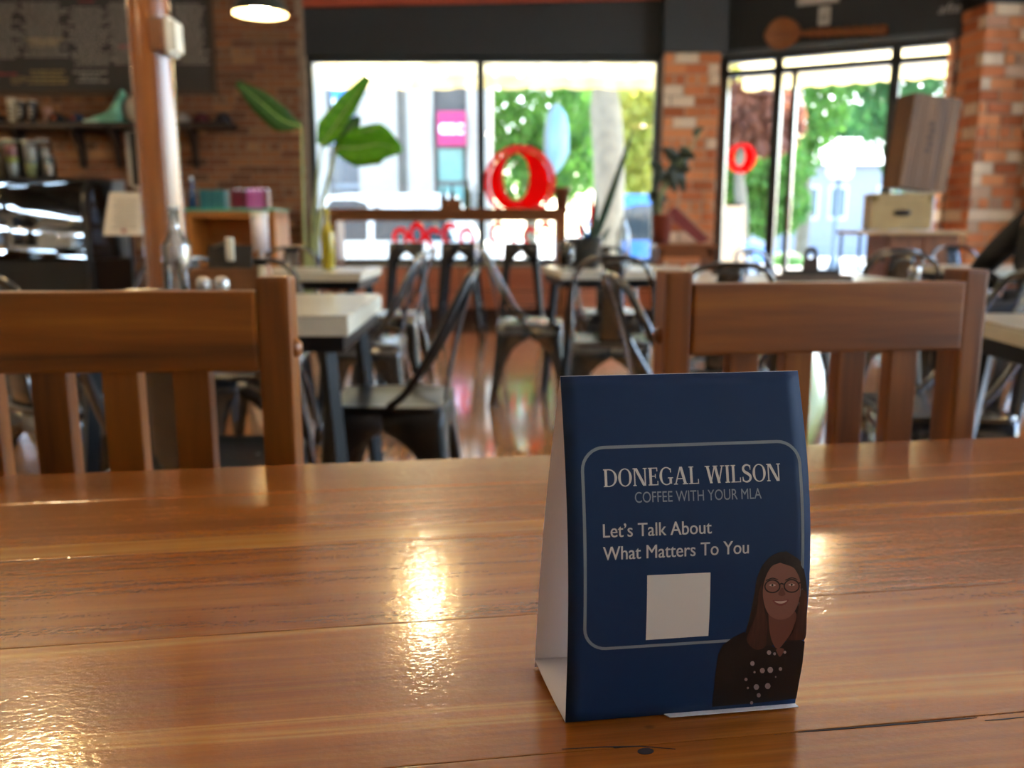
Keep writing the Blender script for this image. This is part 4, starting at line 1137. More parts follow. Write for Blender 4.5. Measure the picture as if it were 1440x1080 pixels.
def tumbler(label, u, col, h=0.20, r=0.042):
    t = thing('travel_tumbler', label, 'tumbler', (shx(u), YSH, sz), 0, 'tumblers on the wall shelf')
    MB().lathe([(0.0001, 0), (r * 0.8, 0), (r, h * 0.9), (r, h * 0.93)], seg=20).build('cup', mat('tumbler_' + col.strip('#'), col, 0.4, var=0.05), t)
    MB().lathe([(r * 1.06, h * 0.92), (r * 1.06, h * 0.96), (r * 0.9, h), (0.0001, h)], seg=20).build('lid', mat('tumbler_lid', '#c9c2b4', 0.4), t)
    d = MB()
    for k in range(3):
        for i in range(3):
            aa = math.radians(-110 + 20 * i + 7 * (k % 2)); d.box((math.cos(aa) * r * 0.99, math.sin(aa) * r * 0.99, h * (0.3 + 0.17 * k)), (0.010, 0.008, 0.020))
    d.build('print', mat('tumbler_print', '#d0c8b8', 0.6) if u > 18 else mat('tumbler_print_dark', '#6b6456', 0.6), t)
tumbler('cream tumbler standing left of two black tumblers', 16, '#c8bfa8', 0.24)
tumbler('black tumbler with pale print next to the cream tumbler', 29, '#17181c', 0.22)
tumbler('black tumbler with pale print beside the black cap', 45, '#1a1d24', 0.22)
sm = thing('shelf_mug', 'small pinkish mug behind the black tumblers', 'mug', (shx(60), YSH + 0.08, sz))
MB().lathe([(0.0001, 0.002), (0.035, 0.0), (0.04, 0.16), (0.036, 0.16), (0.032, 0.01), (0.0001, 0.012)], seg=18).build('cup', mat('pink_glaze', '#a88880', 0.35), sm)
MB().tube([(0, 0.038, 0.12), (0, 0.07, 0.11), (0, 0.07, 0.05), (0, 0.036, 0.04)], 0.008).build('handle', mat('pink_glaze', '#a88880', 0.35), sm)
# mint shirt, folded and propped into a wedge
ts = thing('folded_shirt', 'mint green folded shirt propped on the shelf beside the column', 'shirt', (shx(150), YSH, sz))
M_MINT = mat('mint_cloth', '#7fc4ad', 0.9, var=0.18, vscale=25, bmp=0.3)
g = []
for i in range(11):
    t = i / 10; x = -0.17 + 0.34 * t; top = 0.02 + 0.30 * t ** 1.3 + 0.02 * math.sin(9 * t)
    g.append([(x, -0.10 + 0.02 * math.sin(7 * t), 0.0), (x + 0.01, -0.08, top * 0.5 + 0.02), (x + 0.02 * math.sin(5 * t), 0.0 + 0.02 * t, top), (x, 0.06, top * 0.9), (x, 0.08, 0.0)])
MB().sheet(g, (0, 0.004, 0.0)).build('body', M_MINT, ts)
g = [[(0.06 + 0.03 * i + 0.02 * j, -0.105 - 0.012 * math.sin(i), 0.03 + 0.07 * j + 0.02 * i) for j in range(3)] for i in range(4)]
MB().sheet(g, (0, -0.012, 0)).build('sleeve', M_MINT, ts)
MB().box((-0.12, -0.05, 0.012), (0.14, 0.14, 0.024), bev=0.008).build('hem', mat('pale_mint_cloth', '#b9d6c8', 0.9), ts)
ck = thing('round_clock', 'round white faced clock half hidden behind the column', 'clock', (shx(192), YSH, sz))
MB().lathe([(0.0001, 0.0), (0.12, 0.0), (0.13, 0.02), (0.13, 0.04), (0.12, 0.05)], seg=28).xf(Matrix.Translation((0, 0, 0.13)) @ Matrix.Rotation(math.pi / 2, 4, 'X')).build('case', mat('clock_case', '#1a1a1a', 0.4), ck)
MB().lathe([(0.0001, 0.045), (0.12, 0.045), (0.12, 0.04)], seg=28).xf(Matrix.Translation((0, 0, 0.13)) @ Matrix.Rotation(math.pi / 2, 4, 'X')).build('face', mat('clock_face', '#d9d3c4', 0.5), ck)
MB().span((-0.004, -0.049, 0.13), (0.004, -0.046, 0.21)).span((0, -0.049, 0.127), (0.055, -0.046, 0.135)).build('hands', mat('clock_hand', '#111111', 0.4), ck)

# framed chalk sign leaning by the column
p = Py(176, 266, 8.7); q = Py(226, 178, 8.7)
fs_ = thing('framed_chalk_sign', 'white framed black sign hanging low behind the column', 'sign', (0, YS, 0))
MB().span((p.x + 0.03, -0.02, p.z + 0.03), (q.x - 0.03, -0.005, q.z - 0.03)).build('board', mat('sign_black', '#15181a', 0.6), fs_)
d = MB(); d.span((p.x, -0.03, p.z), (p.x + 0.04, 0, q.z)).span((q.x - 0.04, -0.03, p.z), (q.x, 0, q.z)).span((p.x, -0.03, p.z), (q.x, 0, p.z + 0.04)).span((p.x, -0.03, q.z - 0.04), (q.x, 0, q.z))
d.build('sign_frame', mat('sign_frame_white', '#b8b0a2', 0.6), fs_)

# pastry display case
PCY = 7.35
pt = Py(100, 247, PCY); pbx = Py(131, 380, PCY).x; pz1 = pt.z
case = thing('pastry_display_case', 'black refrigerated pastry case with curved glass front and lit shelves', 'display case', (0, PCY, 0))
x0c, x1c = -5.4, pbx
M_CASEBLK = mat('case_black', '#0c0d0f', 0.3, var=0.1)
zmid = Py(100, 366, PCY).z
MB().span((x0c, 0.05, 0.0), (x1c, 0.75, zmid), bev=0.01).build('base_cabinet', M_CASEBLK, case)
MB().span((x0c, 0.70, zmid), (x1c, 0.75, pz1)).build('back_panel', mat('case_inner', '#8a98a6', 0.3, 0.2), case)
MB().span((x0c, 0.30, pz1 - 0.05), (x1c - 0.10, 0.75, pz1), bev=0.01).build('top', M_CASEBLK, case)
arc_ = [(0.0, zmid), (0.0, zmid + 0.12), (0.02, zmid + 0.28), (0.07, zmid + 0.45), (0.16, zmid + 0.58), (0.30, pz1 - 0.03)]
sidep = [(x1c, y, z) for y, z in arc_] + [(x1c, 0.75, pz1 - 0.03), (x1c, 0.75, zmid)]
endp = [[(x1c - 0.035, y, z), (x1c, y, z)] for y, z in [(-0.005, zmid - 0.3)] + arc_ + [(0.4, pz1)]]
# the sloping right end frame, leaning as the case narrows to its top
lean = lambda z: 0.10 * max(0, (z - zmid) / (pz1 - zmid)) ** 2
ef = MB()
g = [[(x1c - lean(z) - 0.05, y - 0.01, z), (x1c - lean(z), y - 0.01, z)] for y, z in [(-0.005, 0.02)] + arc_ + [(0.45, pz1), (0.75, pz1)]]
ef.sheet(g, (0, 0.02, -0.012)).build('end_frame', M_CASEBLK, case)
MB().prism([(x1c - 0.02 - lean(z) * 0.9, y, z) for y, z in [(0.01, 0.03)] + arc_ + [(0.74, pz1 - 0.03), (0.74, 0.03)]], (0.006, 0, 0)).build('end_glass', glass_mat('case_glass', (0.93, 0.96, 0.97)), case)
g = [[(x0c, y, z), (x1c - 0.05 - lean(z), y, z)] for y, z in arc_]
MB().sheet(g, (0, 0.005, 0)).build('front_glass', glass_mat('case_glass', (0.93, 0.96, 0.97)), case)
M_STEELSHELF = mat('steel_shelf', '#c4ccd2', 0.25, 0.8)
M_LED = mat('cool_led_strip', '#e8f4ff', 0.4, emit='#cfe6ff', estr=9.0)
for k, (dz, d0) in enumerate(((0.06, 0.08), (0.25, 0.12), (0.45, 0.24))):
    s = MB().span((x0c + 0.05, d0, zmid + dz), (x1c - 0.08 - 0.03 * k, 0.68, zmid + dz + 0.012)).build('shelf', M_STEELSHELF, case)
    MB().span((x0c + 0.05, d0 - 0.006, zmid + dz - 0.004), (x1c - 0.16 - 0.05 * k, d0 + 0.002, zmid + dz + 0.016)).build('light_strip', M_LED, s)
MB().span((x0c + 0.05, 0.34, pz1 - 0.07), (x1c - 0.22, 0.36, pz1 - 0.055)).build('light_strip', M_LED, case)
M_PASTRY = [mat('golden_pastry', '#c98a3f', 0.7, var=0.3, vscale=40), mat('brown_muffin', '#7a4a26', 0.8, var=0.3, vscale=40), mat('pale_bun', '#dcc08c', 0.7, var=0.2, vscale=40)]
rp_ = random.Random(11); kinds = [('croissant', 'golden croissant'), ('muffin', 'brown muffin'), ('bun', 'pale round bun')]
lev = ['bottom', 'middle', 'top']
for k, (dz, d0) in enumerate(((0.072, 0.2), (0.262, 0.24), (0.462, 0.34))):
    for i in range(4):
        kn = (i + k) % 3; u = (120 - 8 * k) - i * 29; X = Py(u, 320 - 25 * k, PCY + d0).x; X = min(X, x1c - 0.24)
        X = x1c - 0.24 - 0.05 * k - i * 0.20
        o_ = thing(kinds[kn][0], '%s on the %s case shelf, %s' % (kinds[kn][1], lev[k], ['rightmost of its row', 'second from the right', 'third from the right', 'leftmost of its row'][i]), 'pastry', (X, PCY + d0, zmid + dz), rp_.uniform(0, 3), 'pastries in the display case')
        if kn == 0:
            pts = [(0.06 * math.cos(t), 0.045 * math.sin(t), 0.026) for t in [math.pi * j / 8 for j in range(9)]]
            MB().tube(pts, [0.008, 0.018, 0.023, 0.026, 0.026, 0.026, 0.023, 0.018, 0.008], 8).build('dough', M_PASTRY[0], o_)
        elif kn == 1:
            MB().lathe([(0.0001, 0), (0.028, 0), (0.038, 0.04)], seg=14).build('paper_case', mat('muffin_paper', '#d8cdb8', 0.8), o_)
            MB().ball((0, 0, 0.045), (0.046, 0.046, 0.03), 12, 6).build('crown', M_PASTRY[1], o_)
        else:
            MB().ball((0, 0, 0.028), (0.055, 0.05, 0.03), 12, 6).build('dough', M_PASTRY[2], o_)
# tall jars on the case
M_JAR = glass_mat('jar_glass', (0.90, 0.93, 0.92), 1.4)
def jar(label, u, h, r, fills, yy=0.52):
    X = Py(u, 235, PCY + yy).x
    t = thing('glass_jar', label, 'jar', (X, PCY + yy, pz1), 0, 'glass jars on the pastry case')
    MB().lathe([(0.0001, 0.003), (r * 0.95, 0.003), (r, 0.02), (r, h * 0.85), (r * 0.85, h * 0.92), (r * 0.85, h * 0.95), (r * 0.8, h * 0.95), (r * 0.94, 0.85 * h), (r * 0.94, 0.02), (0.0001, 0.012)], seg=20).build('jar_body', M_JAR, t)
    MB().lathe([(r * 0.88, h * 0.95), (r * 0.88, h), (0.0001, h)], seg=20).build('lid', mat('jar_lid_steel', '#9aa0a2', 0.3, 0.8), t)
    z = 0.02
    for c, f in fills:
        MB().lathe([(0.0001, z), (r * 0.9, z), (r * 0.9, z + h * f), (0.0001, z + h * f)], seg=16).build('contents', mat('jar_fill_' + c.strip('#'), c, 0.6, var=0.35, vscale=60), t); z += h * f + 0.002
jar('glass jar with pink and lime layers on the pastry case', 18, 0.34, 0.078, (('#c9cdd0', 0.35), ('#c6d06a', 0.15), ('#c9808e', 0.28)))
jar('glass jar with lime and silver wraps next to the pink jar', 44, 0.33, 0.078, (('#ccd688', 0.38), ('#bfc6cc', 0.42)))
jar('small round glass jar at the right end of the case top', 68, 0.20, 0.062, (('#b09a88', 0.5),), 0.45)
jar('cloudy glass jar behind the lime jar', 64, 0.36, 0.068, (('#8d877a', 0.7),), 0.66)
jar('glass jar cropped by the left edge on the case', 0, 0.33, 0.075, (('#a39a86', 0.6),), 0.58)

# menu sheet on a dark stand
ms = thing('menu_sheet_stand', 'white printed menu sheet on a tall dark stand left of the column', 'menu stand', (Py(172, 300, 6.6).x, 6.6, 0), 0.05)
zb0 = Py(172, 331, 6.6).z; zt0 = Py(172, 270, 6.6).z; wq = 26 / FPX * 6.6
MB().lathe([(0.0001, 0), (0.16, 0), (0.16, 0.015), (0.02, 0.03)], c=(0, 0.13, 0), seg=24).build('foot', M_BLACKIRON, ms)
MB().tube([(0, 0.13, 0.02), (0, 0.13, zt0 - 0.05)], 0.014).build('pole', M_BLACKIRON, ms)
MB().sheet([[(-wq * 1.08, 0.0, zb0), (wq * 1.0, 0.0, zb0)], [(-wq * 0.84, 0.09, zt0), (wq * 0.9, 0.09, zt0)]], (0, 0.004, 0), False).build('sheet', mat('menu_paper', '#cfc8b6', 0.7, var=0.03), ms)
MB().sheet([[(-wq * 1.25, 0.01, zb0 + 0.01), (wq * 0.95, 0.01, zb0 + 0.01)], [(-wq * 1.1, 0.10, zt0 - 0.1), (wq * 0.85, 0.10, zt0 - 0.01)]], (0, 0.006, 0), False).build('backing', mat('dark_green_backing', '#16231e', 0.6), ms)
d = MB()
for i in range(13):
    t = 0.16 + i * 0.058; d.box((0.0 + 0.01 * (i % 3), 0.09 * t - 0.002, zb0 + (zt0 - zb0) * t), (wq * (1.35 - 0.25 * (i % 4) / 3), 0.002, 0.006))
d.build('printed_rows', mat('menu_ink', '#8f897c', 0.8), ms)
MB().ball((0.0, 0.004, zb0 + 0.035), (0.018, 0.003, 0.014), 10, 6).build('red_mark', mat('menu_red', '#9c4038', 0.8), ms)

# orange shelf unit with teal glass top
CY = 6.9
ca = Py(262, 293, CY); cb = Py(386, 293, CY); cz1 = ca.z
unit = thing('open_shelf_unit', 'honey coloured open shelf unit with teal glass top', 'cabinet', ((ca.x + cb.x) / 2, CY, 0))
hw = (cb.x - ca.x) / 2; M_HONEY = wood_mat('honey_wood', [(0.3, '#8a5420'), (0.55, '#a86b2c'), (0.8, '#c08440')], 0.45)
for s in (-1, 1): MB().span((s * hw - (0.03 if s > 0 else 0), 0, 0), (s * hw + (0.03 if s < 0 else 0), 0.42, cz1 - 0.02)).build('side_panel', M_HONEY, unit)
MB().span((-hw + 0.03, 0.40, 0.02), (hw - 0.03, 0.42, cz1 - 0.07)).build('back_panel', M_HONEY, unit)
MB().span((-hw + 0.03, 0, cz1 - 0.07), (hw - 0.03, 0.42, cz1 - 0.02)).build('top_board', M_HONEY, unit)
for z in (0.05, 0.42, 0.66): MB().span((-hw + 0.03, 0.01, z), (hw - 0.03, 0.40, z + 0.022)).build('shelf', M_HONEY, unit)
MB().span((-hw - 0.01, -0.02, cz1 - 0.02), (hw + 0.01, 0.43, cz1)).build('glass_top', mat('teal_glass', '#4f9c8a', 0.1, var=0.05), unit)
def px_box(name, label, cat, u0, u1, v0, v1, y, d, m, grp=None, bev=0.006, z0=None):
    p = Py(u0, v1, y); q = Py(u1, v0, y); zz = p.z if z0 is None else z0
    t = thing(name, label, cat, ((p.x + q.x) / 2, y + d / 2, zz), 0, grp); h = q.z - p.z; w = (q.x - p.x) * 0.9
    return t, w, h
M_TEALB = mat('teal_card', '#1d5f68', 0.6, var=0.1)
for i in range(3):
    t, w, h = px_box('teal_box', ['left teal box on the shelf unit', 'middle teal box on the shelf unit', 'right teal box on the shelf unit'][i], 'box', 281 + 12 * i, 292 + 12 * i, 268, 292, CY + 0.1, 0.12, M_TEALB, 'teal boxes on the shelf unit', z0=cz1)
    MB().box((0, 0, h / 2), (w, 0.12, h), bev=0.003).build('carton', M_TEALB, t)
    MB().box((0, 0, h + 0.004), (w * 1.02, 0.122, 0.016), bev=0.002).build('lid', mat('teal_card_lid', '#266e78', 0.6), t)
cols = ['#4f0820', '#5c0a28', '#480720', '#9a4a90', '#a85a9e', '#9e5296', '#6a2c4e']
nm_ = ['first', 'second', 'third']
for i in range(7):
    u = 324 + 7.4 * i; t, w, h = px_box('coffee_bag', ('%s dark red coffee bag from the left on the shelf unit' % nm_[i] if i < 3 else '%s coffee bag on the shelf unit' % ['leftmost pink', 'second pink', 'third pink', 'rightmost dull mauve'][i - 3]), 'bag', u, u + 7, 264, 292, CY + 0.08, 0.12, None, 'coffee bags on the shelf unit', z0=cz1)
    m = mat('bag_' + cols[i].strip('#'), cols[i], 0.35, var=0.08)
    ol_ = [(-0.45, 0), (-0.5, 0.55), (-0.44, 0.88), (-0.2, 1.0), (0.2, 1.0), (0.44, 0.88), (0.5, 0.55), (0.45, 0)]
    MB().prism([(a * w, -0.045, c * h) for a, c in ol_], (0, 0.09, 0)).build('pouch', m, t)
    MB().box((0, 0, h * 1.01), (w * 0.5, 0.02, h * 0.06)).build('seal', m, t)
t = thing('white_canister', 'white paper canister standing before the shelf unit', 'canister', (Py(366, 330, CY - 0.25).x, CY - 0.25, 0))
hc = Py(366, 298, CY - 0.25).z
MB().lathe([(0.0001, 0), (0.11, 0), (0.11, 0.55), (0.02, 0.57), (0.02, hc - 0.30)], seg=20).build('pedestal', mat('white_stand_paint', '#bdb9b4', 0.5), t)
MB().lathe([(0.0001, hc - 0.30), (0.062, hc - 0.30), (0.062, hc - 0.02), (0.0001, hc - 0.02)], seg=20).build('drum', mat('white_paper', '#cfccd2', 0.5), t)
MB().lathe([(0.066, hc - 0.04), (0.066, hc), (0.0001, hc)], seg=20).build('lid', mat('pale_plastic', '#c9ccc6', 0.3), t)
t = thing('blue_bottle', 'dark blue bottle beside the column on the shelf unit', 'bottle', (Py(268, 290, CY + 0.15).x + 0.02, CY + 0.15, cz1))
MB().lathe([(0.0001, 0), (0.035, 0), (0.035, 0.13), (0.013, 0.18), (0.013, 0.24), (0.0001, 0.24)], seg=16).build('body', mat('blue_bottle_glass', '#1d3a66', 0.15), t)
MB().lathe([(0.0145, 0.225), (0.0145, 0.255), (0.0001, 0.255)], seg=12).build('cap', mat('pale_cap', '#b8c4cf', 0.4), t)
# ================================================================== THINGS ON TABLES, PLANTS, CRATES, SPOON
M_CLEAR = glass_mat('clear_bottle_glass', (0.88, 0.91, 0.92), 1.8)
def bottle(label, x, y, z, h, r, m=M_CLEAR, cat='bottle', name='glass_bottle', neck=0.36, water=None):
    t = thing(name, label, cat, (x, y, z))
    po = [(0.0001, 0.0), (r * 0.95, 0.0), (r, 0.01), (r, h * (1 - neck) * 0.88), (r * 0.93, h * (1 - neck) * 0.96), (r * 0.6, h * (1 - neck) * 1.08), (r * 0.38, h * (1 - neck) * 1.2), (r * 0.36, h * 0.97)]
    pi_ = [(max(0.0001, a - 0.0035), b + (0.006 if i < 2 else 0)) for i, (a, b) in enumerate(po)]
    MB().lathe(po + list(reversed(pi_)), seg=28).build('body', m, t)
    MB().lathe([(r * 0.37, h * 0.95), (r * 0.44, h * 0.955), (r * 0.44, h * 0.985), (r * 0.37, h)], seg=20).build('lip', m, t)
    return t
bx_ = Py(251, 400, 2.66)
bottle('clear glass water bottle in front of the round column', bx_.x, 2.66, TT, Py(250, 290, 2.66).z - TT, 0.042)
# wooden menu caddy with two shakers
def shaker(label, u, y, table_z=TT, h=0.085, r=0.021, mtop=None):
    t = thing('salt_shaker', label, 'shaker', (Py(u, 400, y).x, y, table_z), 0, 'salt and pepper shakers')
    MB().lathe([(0.0001, 0), (r, 0), (r * 0.9, h * 0.6), (r * 0.85, h * 0.7)], seg=16).build('glass_body', M_CLEAR, t)
    MB().lathe([(0.0001, 0.004), (r * 0.85, 0.004), (r * 0.8, h * 0.45), (0.0001, h * 0.45)], seg=16).build('contents', mat('salt_white', '#d8d6d0', 0.8), t)
    MB().lathe([(r * 0.9, h * 0.68), (r * 0.95, h * 0.78), (r * 0.8, h * 0.93), (r * 0.4, h), (0.0001, h)], seg=16).build('steel_cap', mat('shaker_steel', '#b9bbbc', 0.25, 0.9), t)
SHH = Py(285, 389, 2.36).z - TT
shaker('left steel capped shaker before the menu caddy', 286, 2.36, h=SHH)
shaker('right steel capped shaker before the menu caddy', 312, 2.36, h=SHH)
M_CADDY = wood_mat('caddy_wood', [(0.3, '#5a3418'), (0.6, '#754822'), (0.8, '#8c5a30')], 0.5)
cy_ = 2.55; pa_ = Py(264, 378, cy_); pb_ = Py(370, 378, cy_)
cd = thing('menu_caddy', 'brown wooden menu caddy with pale upright clip on the pale table', 'caddy', ((pa_.x + pb_.x) / 2, cy_ + 0.05, TT)); cw = (pb_.x - pa_.x) / 2; chh = pa_.z - TT
MB().span((-cw, -0.05, 0), (cw, -0.038, chh), bev=0.001).build('front_board', M_CADDY, cd)
MB().span((-cw, 0.038, 0), (cw, 0.05, chh * 1.05), bev=0.001).build('back_board', M_CADDY, cd)
for s in (-1, 1): MB().span((s * cw - (0.012 if s > 0 else 0), -0.038, 0), (s * cw + (0.012 if s < 0 else 0), 0.038, chh * (1.0 if s < 0 else 1.08)), bev=0.001).build('end_board', M_CADDY, cd)
MB().span((-cw + 0.012, -0.038, 0), (cw - 0.012, 0.038, 0.01)).build('bottom_board', M_CADDY, cd)
MB().span((cw - 0.014, -0.056, 0), (cw + 0.004, -0.048, chh * 1.08), bev=0.001).build('pale_corner', mat('pale_corner_wood', '#c9bea0', 0.5), cd)
q_ = Py(317, 332, cy_).z - TT
MB().sheet([[(-0.075, -0.0, chh * 0.5), (0.06, -0.0, chh * 0.5)], [(-0.075, 0.03, q_ * 0.86), (0.06, 0.03, q_ * 0.86)]], (0, 0.004, 0), False).build('clipboard', mat('dark_clipboard', '#2c2621', 0.5), cd)
MB().box((Py(319, 360, cy_).x - cd.location.x, -0.02, q_ * 0.80), (0.024, 0.012, q_ * 0.36), bev=0.006).build('clip', mat('ivory_clip', '#ddd6bf', 0.35), cd)
MB().beam((Py(316, 340, cy_).x - cd.location.x, 0.0, q_ * 0.93), (Py(288, 351, cy_).x - cd.location.x, 0.02, q_ * 0.84), 0.008, 0.008).build('wire_arm', mat('grey_wire', '#6e6a62', 0.4, 0.6), cd)
# yellow oil bottle on the table before the plant
yb = bottle('olive yellow oil bottle on the table below the leafy plant', Py(461, 350, 4.6).x, 4.6, TT, Py(461, 292, 4.6).z - TT, 0.036, mat('olive_oil_glass', '#8f8420', 0.12, var=0.15), name='oil_bottle')
MB().lathe([(0.014, 0.265), (0.012, 0.30), (0.004, 0.31), (0.0001, 0.31)], seg=12).build('pourer', M_BLACKIRON, yb)
# bucket with spiky plant, carafes
by = 4.78
bk = thing('plant_bucket', 'dark metal bucket of long spiky leaves on the cafe table', 'potted plant', (Py(822, 350, by).x, by, TT))
hb = max(0.09, Py(822, 335, by).z - TT)
MB().lathe([(0.0001, 0.0), (0.075, 0.0), (0.10, hb), (0.104, hb + 0.004), (0.096, hb + 0.004), (0.092, hb - 0.02), (0.0001, hb - 0.02)], seg=24).build('bucket', mat('dark_zinc', '#3b3d3d', 0.4, 0.6), bk)
M_SPIKE = mat('dark_blade_leaf', '#1e3a22', 0.45, var=0.3, vscale=10)
def blade(parent, b, tip, w, bend=(0, 0, 0), m=None, name='leaf'):
    b, tip = Vector(b), Vector(tip); g = []; ax = (tip - b); sd = ax.cross(Vector((0, 1, 0.2))).normalized()
    for k in range(9):
        t = k / 8; p = b.lerp(tip, t) + Vector(bend) * math.sin(math.pi * t); ww = w * (1 - t) ** 0.6 * (0.7 + 0.6 * math.sin(min(1, t * 2.2) * math.pi / 2)) + 0.001
        g.append([p - sd * ww, p + Vector((0, 0.25 * ww, 0)), p + sd * ww])
    return MB().sheet(g, (0, 0.004, 0)).build(name, m or M_SPIKE, parent)
o0 = Vector(bk.location)
for u0, v0, u1, v1, w, dy in ((835, 336, 891, 180, 0.021, 0), (833, 338, 838, 270, 0.016, -0.02), (827, 338, 812, 305, 0.014, 0.03), (842, 338, 858, 318, 0.014, 0.03), (830, 338, 829, 318, 0.012, 0.02)):
    a_ = Py(u0, v0, by); b_ = Py(u1, v1, by + dy); blade(bk, a_ - o0 - Vector((0, 0, 0.02)), b_ - o0, w, (0.004, 0, 0))
bottle('tall clear glass carafe on the spiky plant table', Py(876, 370, 4.55).x, 4.55, TT, Py(876, 306, 4.55).z - TT, 0.036, name='glass_carafe', neck=0.25)
t = thing('drinking_glass', 'clear drinking glass with red reflections left of the plant bucket', 'glass', (Py(797, 350, 4.52).x, 4.52, TT))
MB().lathe([(0.0001, 0.0), (0.034, 0.0), (0.040, 0.15), (0.037, 0.15), (0.031, 0.012), (0.0001, 0.012)], seg=20).build('tumbler', M_CLEAR, t)
MB().lathe([(0.0001, 0.014), (0.031, 0.014), (0.034, 0.07), (0.0001, 0.07)], seg=20).build('water', glass_mat('water', (0.9, 0.95, 0.96), 1.2), t)

# clipboard caddy on the right middle table
ky = 3.62
ka = Py(1085, 386, ky); kb = Py(1192, 386, ky)
kc = thing('clipboard_caddy', 'brown box caddy holding a dark clipboard in front of the doors', 'caddy', ((ka.x + kb.x) / 2, ky, TT)); kw_ = (kb.x - ka.x) / 2; kh = ka.z - TT
MB().span((-kw_, -0.06, 0), (kw_, -0.048, kh), bev=0.002).build('front_board', mat('caddy_grey_brown', '#5a4c42', 0.5), kc)
MB().span((-kw_, 0.048, 0), (kw_, 0.06, kh), bev=0.002).build('back_board', M_CADDY, kc)
for s in (-1, 1): MB().span((s * kw_ - (0.012 if s > 0 else 0), -0.048, 0), (s * kw_ + (0.012 if s < 0 else 0), 0.048, kh), bev=0.002).build('end_board', M_CADDY, kc)
kz = Py(1138, 347, ky).z - TT; kx = Py(1138, 360, ky).x - kc.location.x
MB().span((kx - 0.11, -0.01, 0.02), (kx + 0.13, -0.004, kh + 0.02), bev=0.001).build('clipboard', mat('dark_clipboard', '#2c2621', 0.5), kc)
prof = [(-0.036, kh + 0.02), (0.040, kh + 0.02), (0.034, kh + 0.05), (0.028, kz - 0.02), (0.016, kz), (-0.012, kz), (-0.026, kz - 0.02), (-0.030, kh + 0.05)]
hole = MB()
n_ = 24; g = []
for k in range(n_ + 1):
    a = 2 * math.pi * k / n_; cx, cz_ = 0.001, kz - 0.036
    dx, dz = math.cos(a), math.sin(a); best = 1
    # outer outline hit along this direction
    rr = 0.2
    for (p0, p1) in zip(prof, prof[1:] + prof[:1]):
        ex_, ez_ = p1[0] - p0[0], p1[1] - p0[1]; det = dx * (-ez_) + ex_ * dz
        if abs(det) < 1e-9: continue
        tx, tz = p0[0] - cx, p0[1] - cz_
        r_ = (tx * (-ez_) + ex_ * tz) / det; s_ = (dx * tz - dz * tx) / det
        if r_ > 0 and -1e-6 <= s_ <= 1 + 1e-6: rr = min(rr, r_)
    g.append([(kx + cx + dx * 0.0135, -0.02, cz_ + dz * 0.0135), (kx + cx + dx * rr, -0.02, cz_ + dz * rr)])
hole.sheet(g, (0, 0.010, 0), False).build('hanging_clip', mat('clip_brown', '#3a2e27', 0.4), kc)
shaker('pale tapered shaker shining above the right wooden chair', 1285, 3.45, h=Py(1285, 374, 3.45).z - TT, r=0.024)
t = thing('white_cup', 'white cup on the table left of the clipboard caddy', 'cup', (Py(972, 395, 3.6).x, 3.6, TT))
MB().lathe([(0.0001, 0), (0.018, 0), (0.024, 0.01), (0.030, 0.065), (0.027, 0.065), (0.021, 0.012), (0.0001, 0.012)], seg=20).build('bowl', mat('white_china', '#d9d7d2', 0.25), t)
MB().tube([(0.027, 0, 0.055), (0.045, 0, 0.05), (0.043, 0, 0.028), (0.025, 0, 0.02)], 0.0035).build('handle', mat('white_china', '#d9d7d2', 0.25), t)

# things on the window counter
cyz = cz
t = thing('wooden_planter', 'small brown wooden planter with bottles on the window counter', 'planter', (Py(634, 285, 8.4).x, 8.42, cz))
MB().span((-0.10, -0.06, 0), (0.10, -0.05, 0.09)).span((-0.10, 0.05, 0), (0.10, 0.06, 0.09)).span((-0.10, -0.05, 0), (-0.09, 0.05, 0.09)).span((0.09, -0.05, 0), (0.10, 0.05, 0.09)).span((-0.09, -0.05, 0), (0.09, 0.05, 0.01)).build('tray', M_BARWOOD, t)
for i, (u, h, col, lab) in enumerate(((624, 0.19, '#2a2a22', 'dark bottle at the left of the counter planter'), (636, 0.21, '#33302a', 'dark bottle at the right of the counter planter'))):
    bottle(lab, Py(u, 285, 8.42).x, 8.42, cz + 0.011, h, 0.028, mat('dark_bottle_%d' % i, col, 0.2), name='sauce_bottle')
bottle('green bottle left of the window mullion', Py(658, 285, 8.45).x, 8.45, cz, 0.27, 0.03, mat('green_bottle_glass', '#5a6b2a', 0.15), name='green_bottle')
bottle('clear bottle on the counter next to the mullion', Py(668, 285, 8.40).x, 8.40, cz, 0.22, 0.03)
t = thing('brown_pot', 'brown clay pot at the right end of the window counter', 'pot', (Py(793, 285, 8.4).x - 0.02, 8.4, cz))
MB().lathe([(0.0001, 0), (0.055, 0), (0.07, 0.17), (0.078, 0.17), (0.078, 0.20), (0.066, 0.20), (0.05, 0.02), (0.0001, 0.02)], seg=20).build('vessel', mat('brown_clay', '#7a4a30', 0.7), t)
MB().lathe([(0.0001, 0.17), (0.064, 0.17)], seg=20).build('soil', mat('dark_soil', '#2a1c14', 0.95), t)

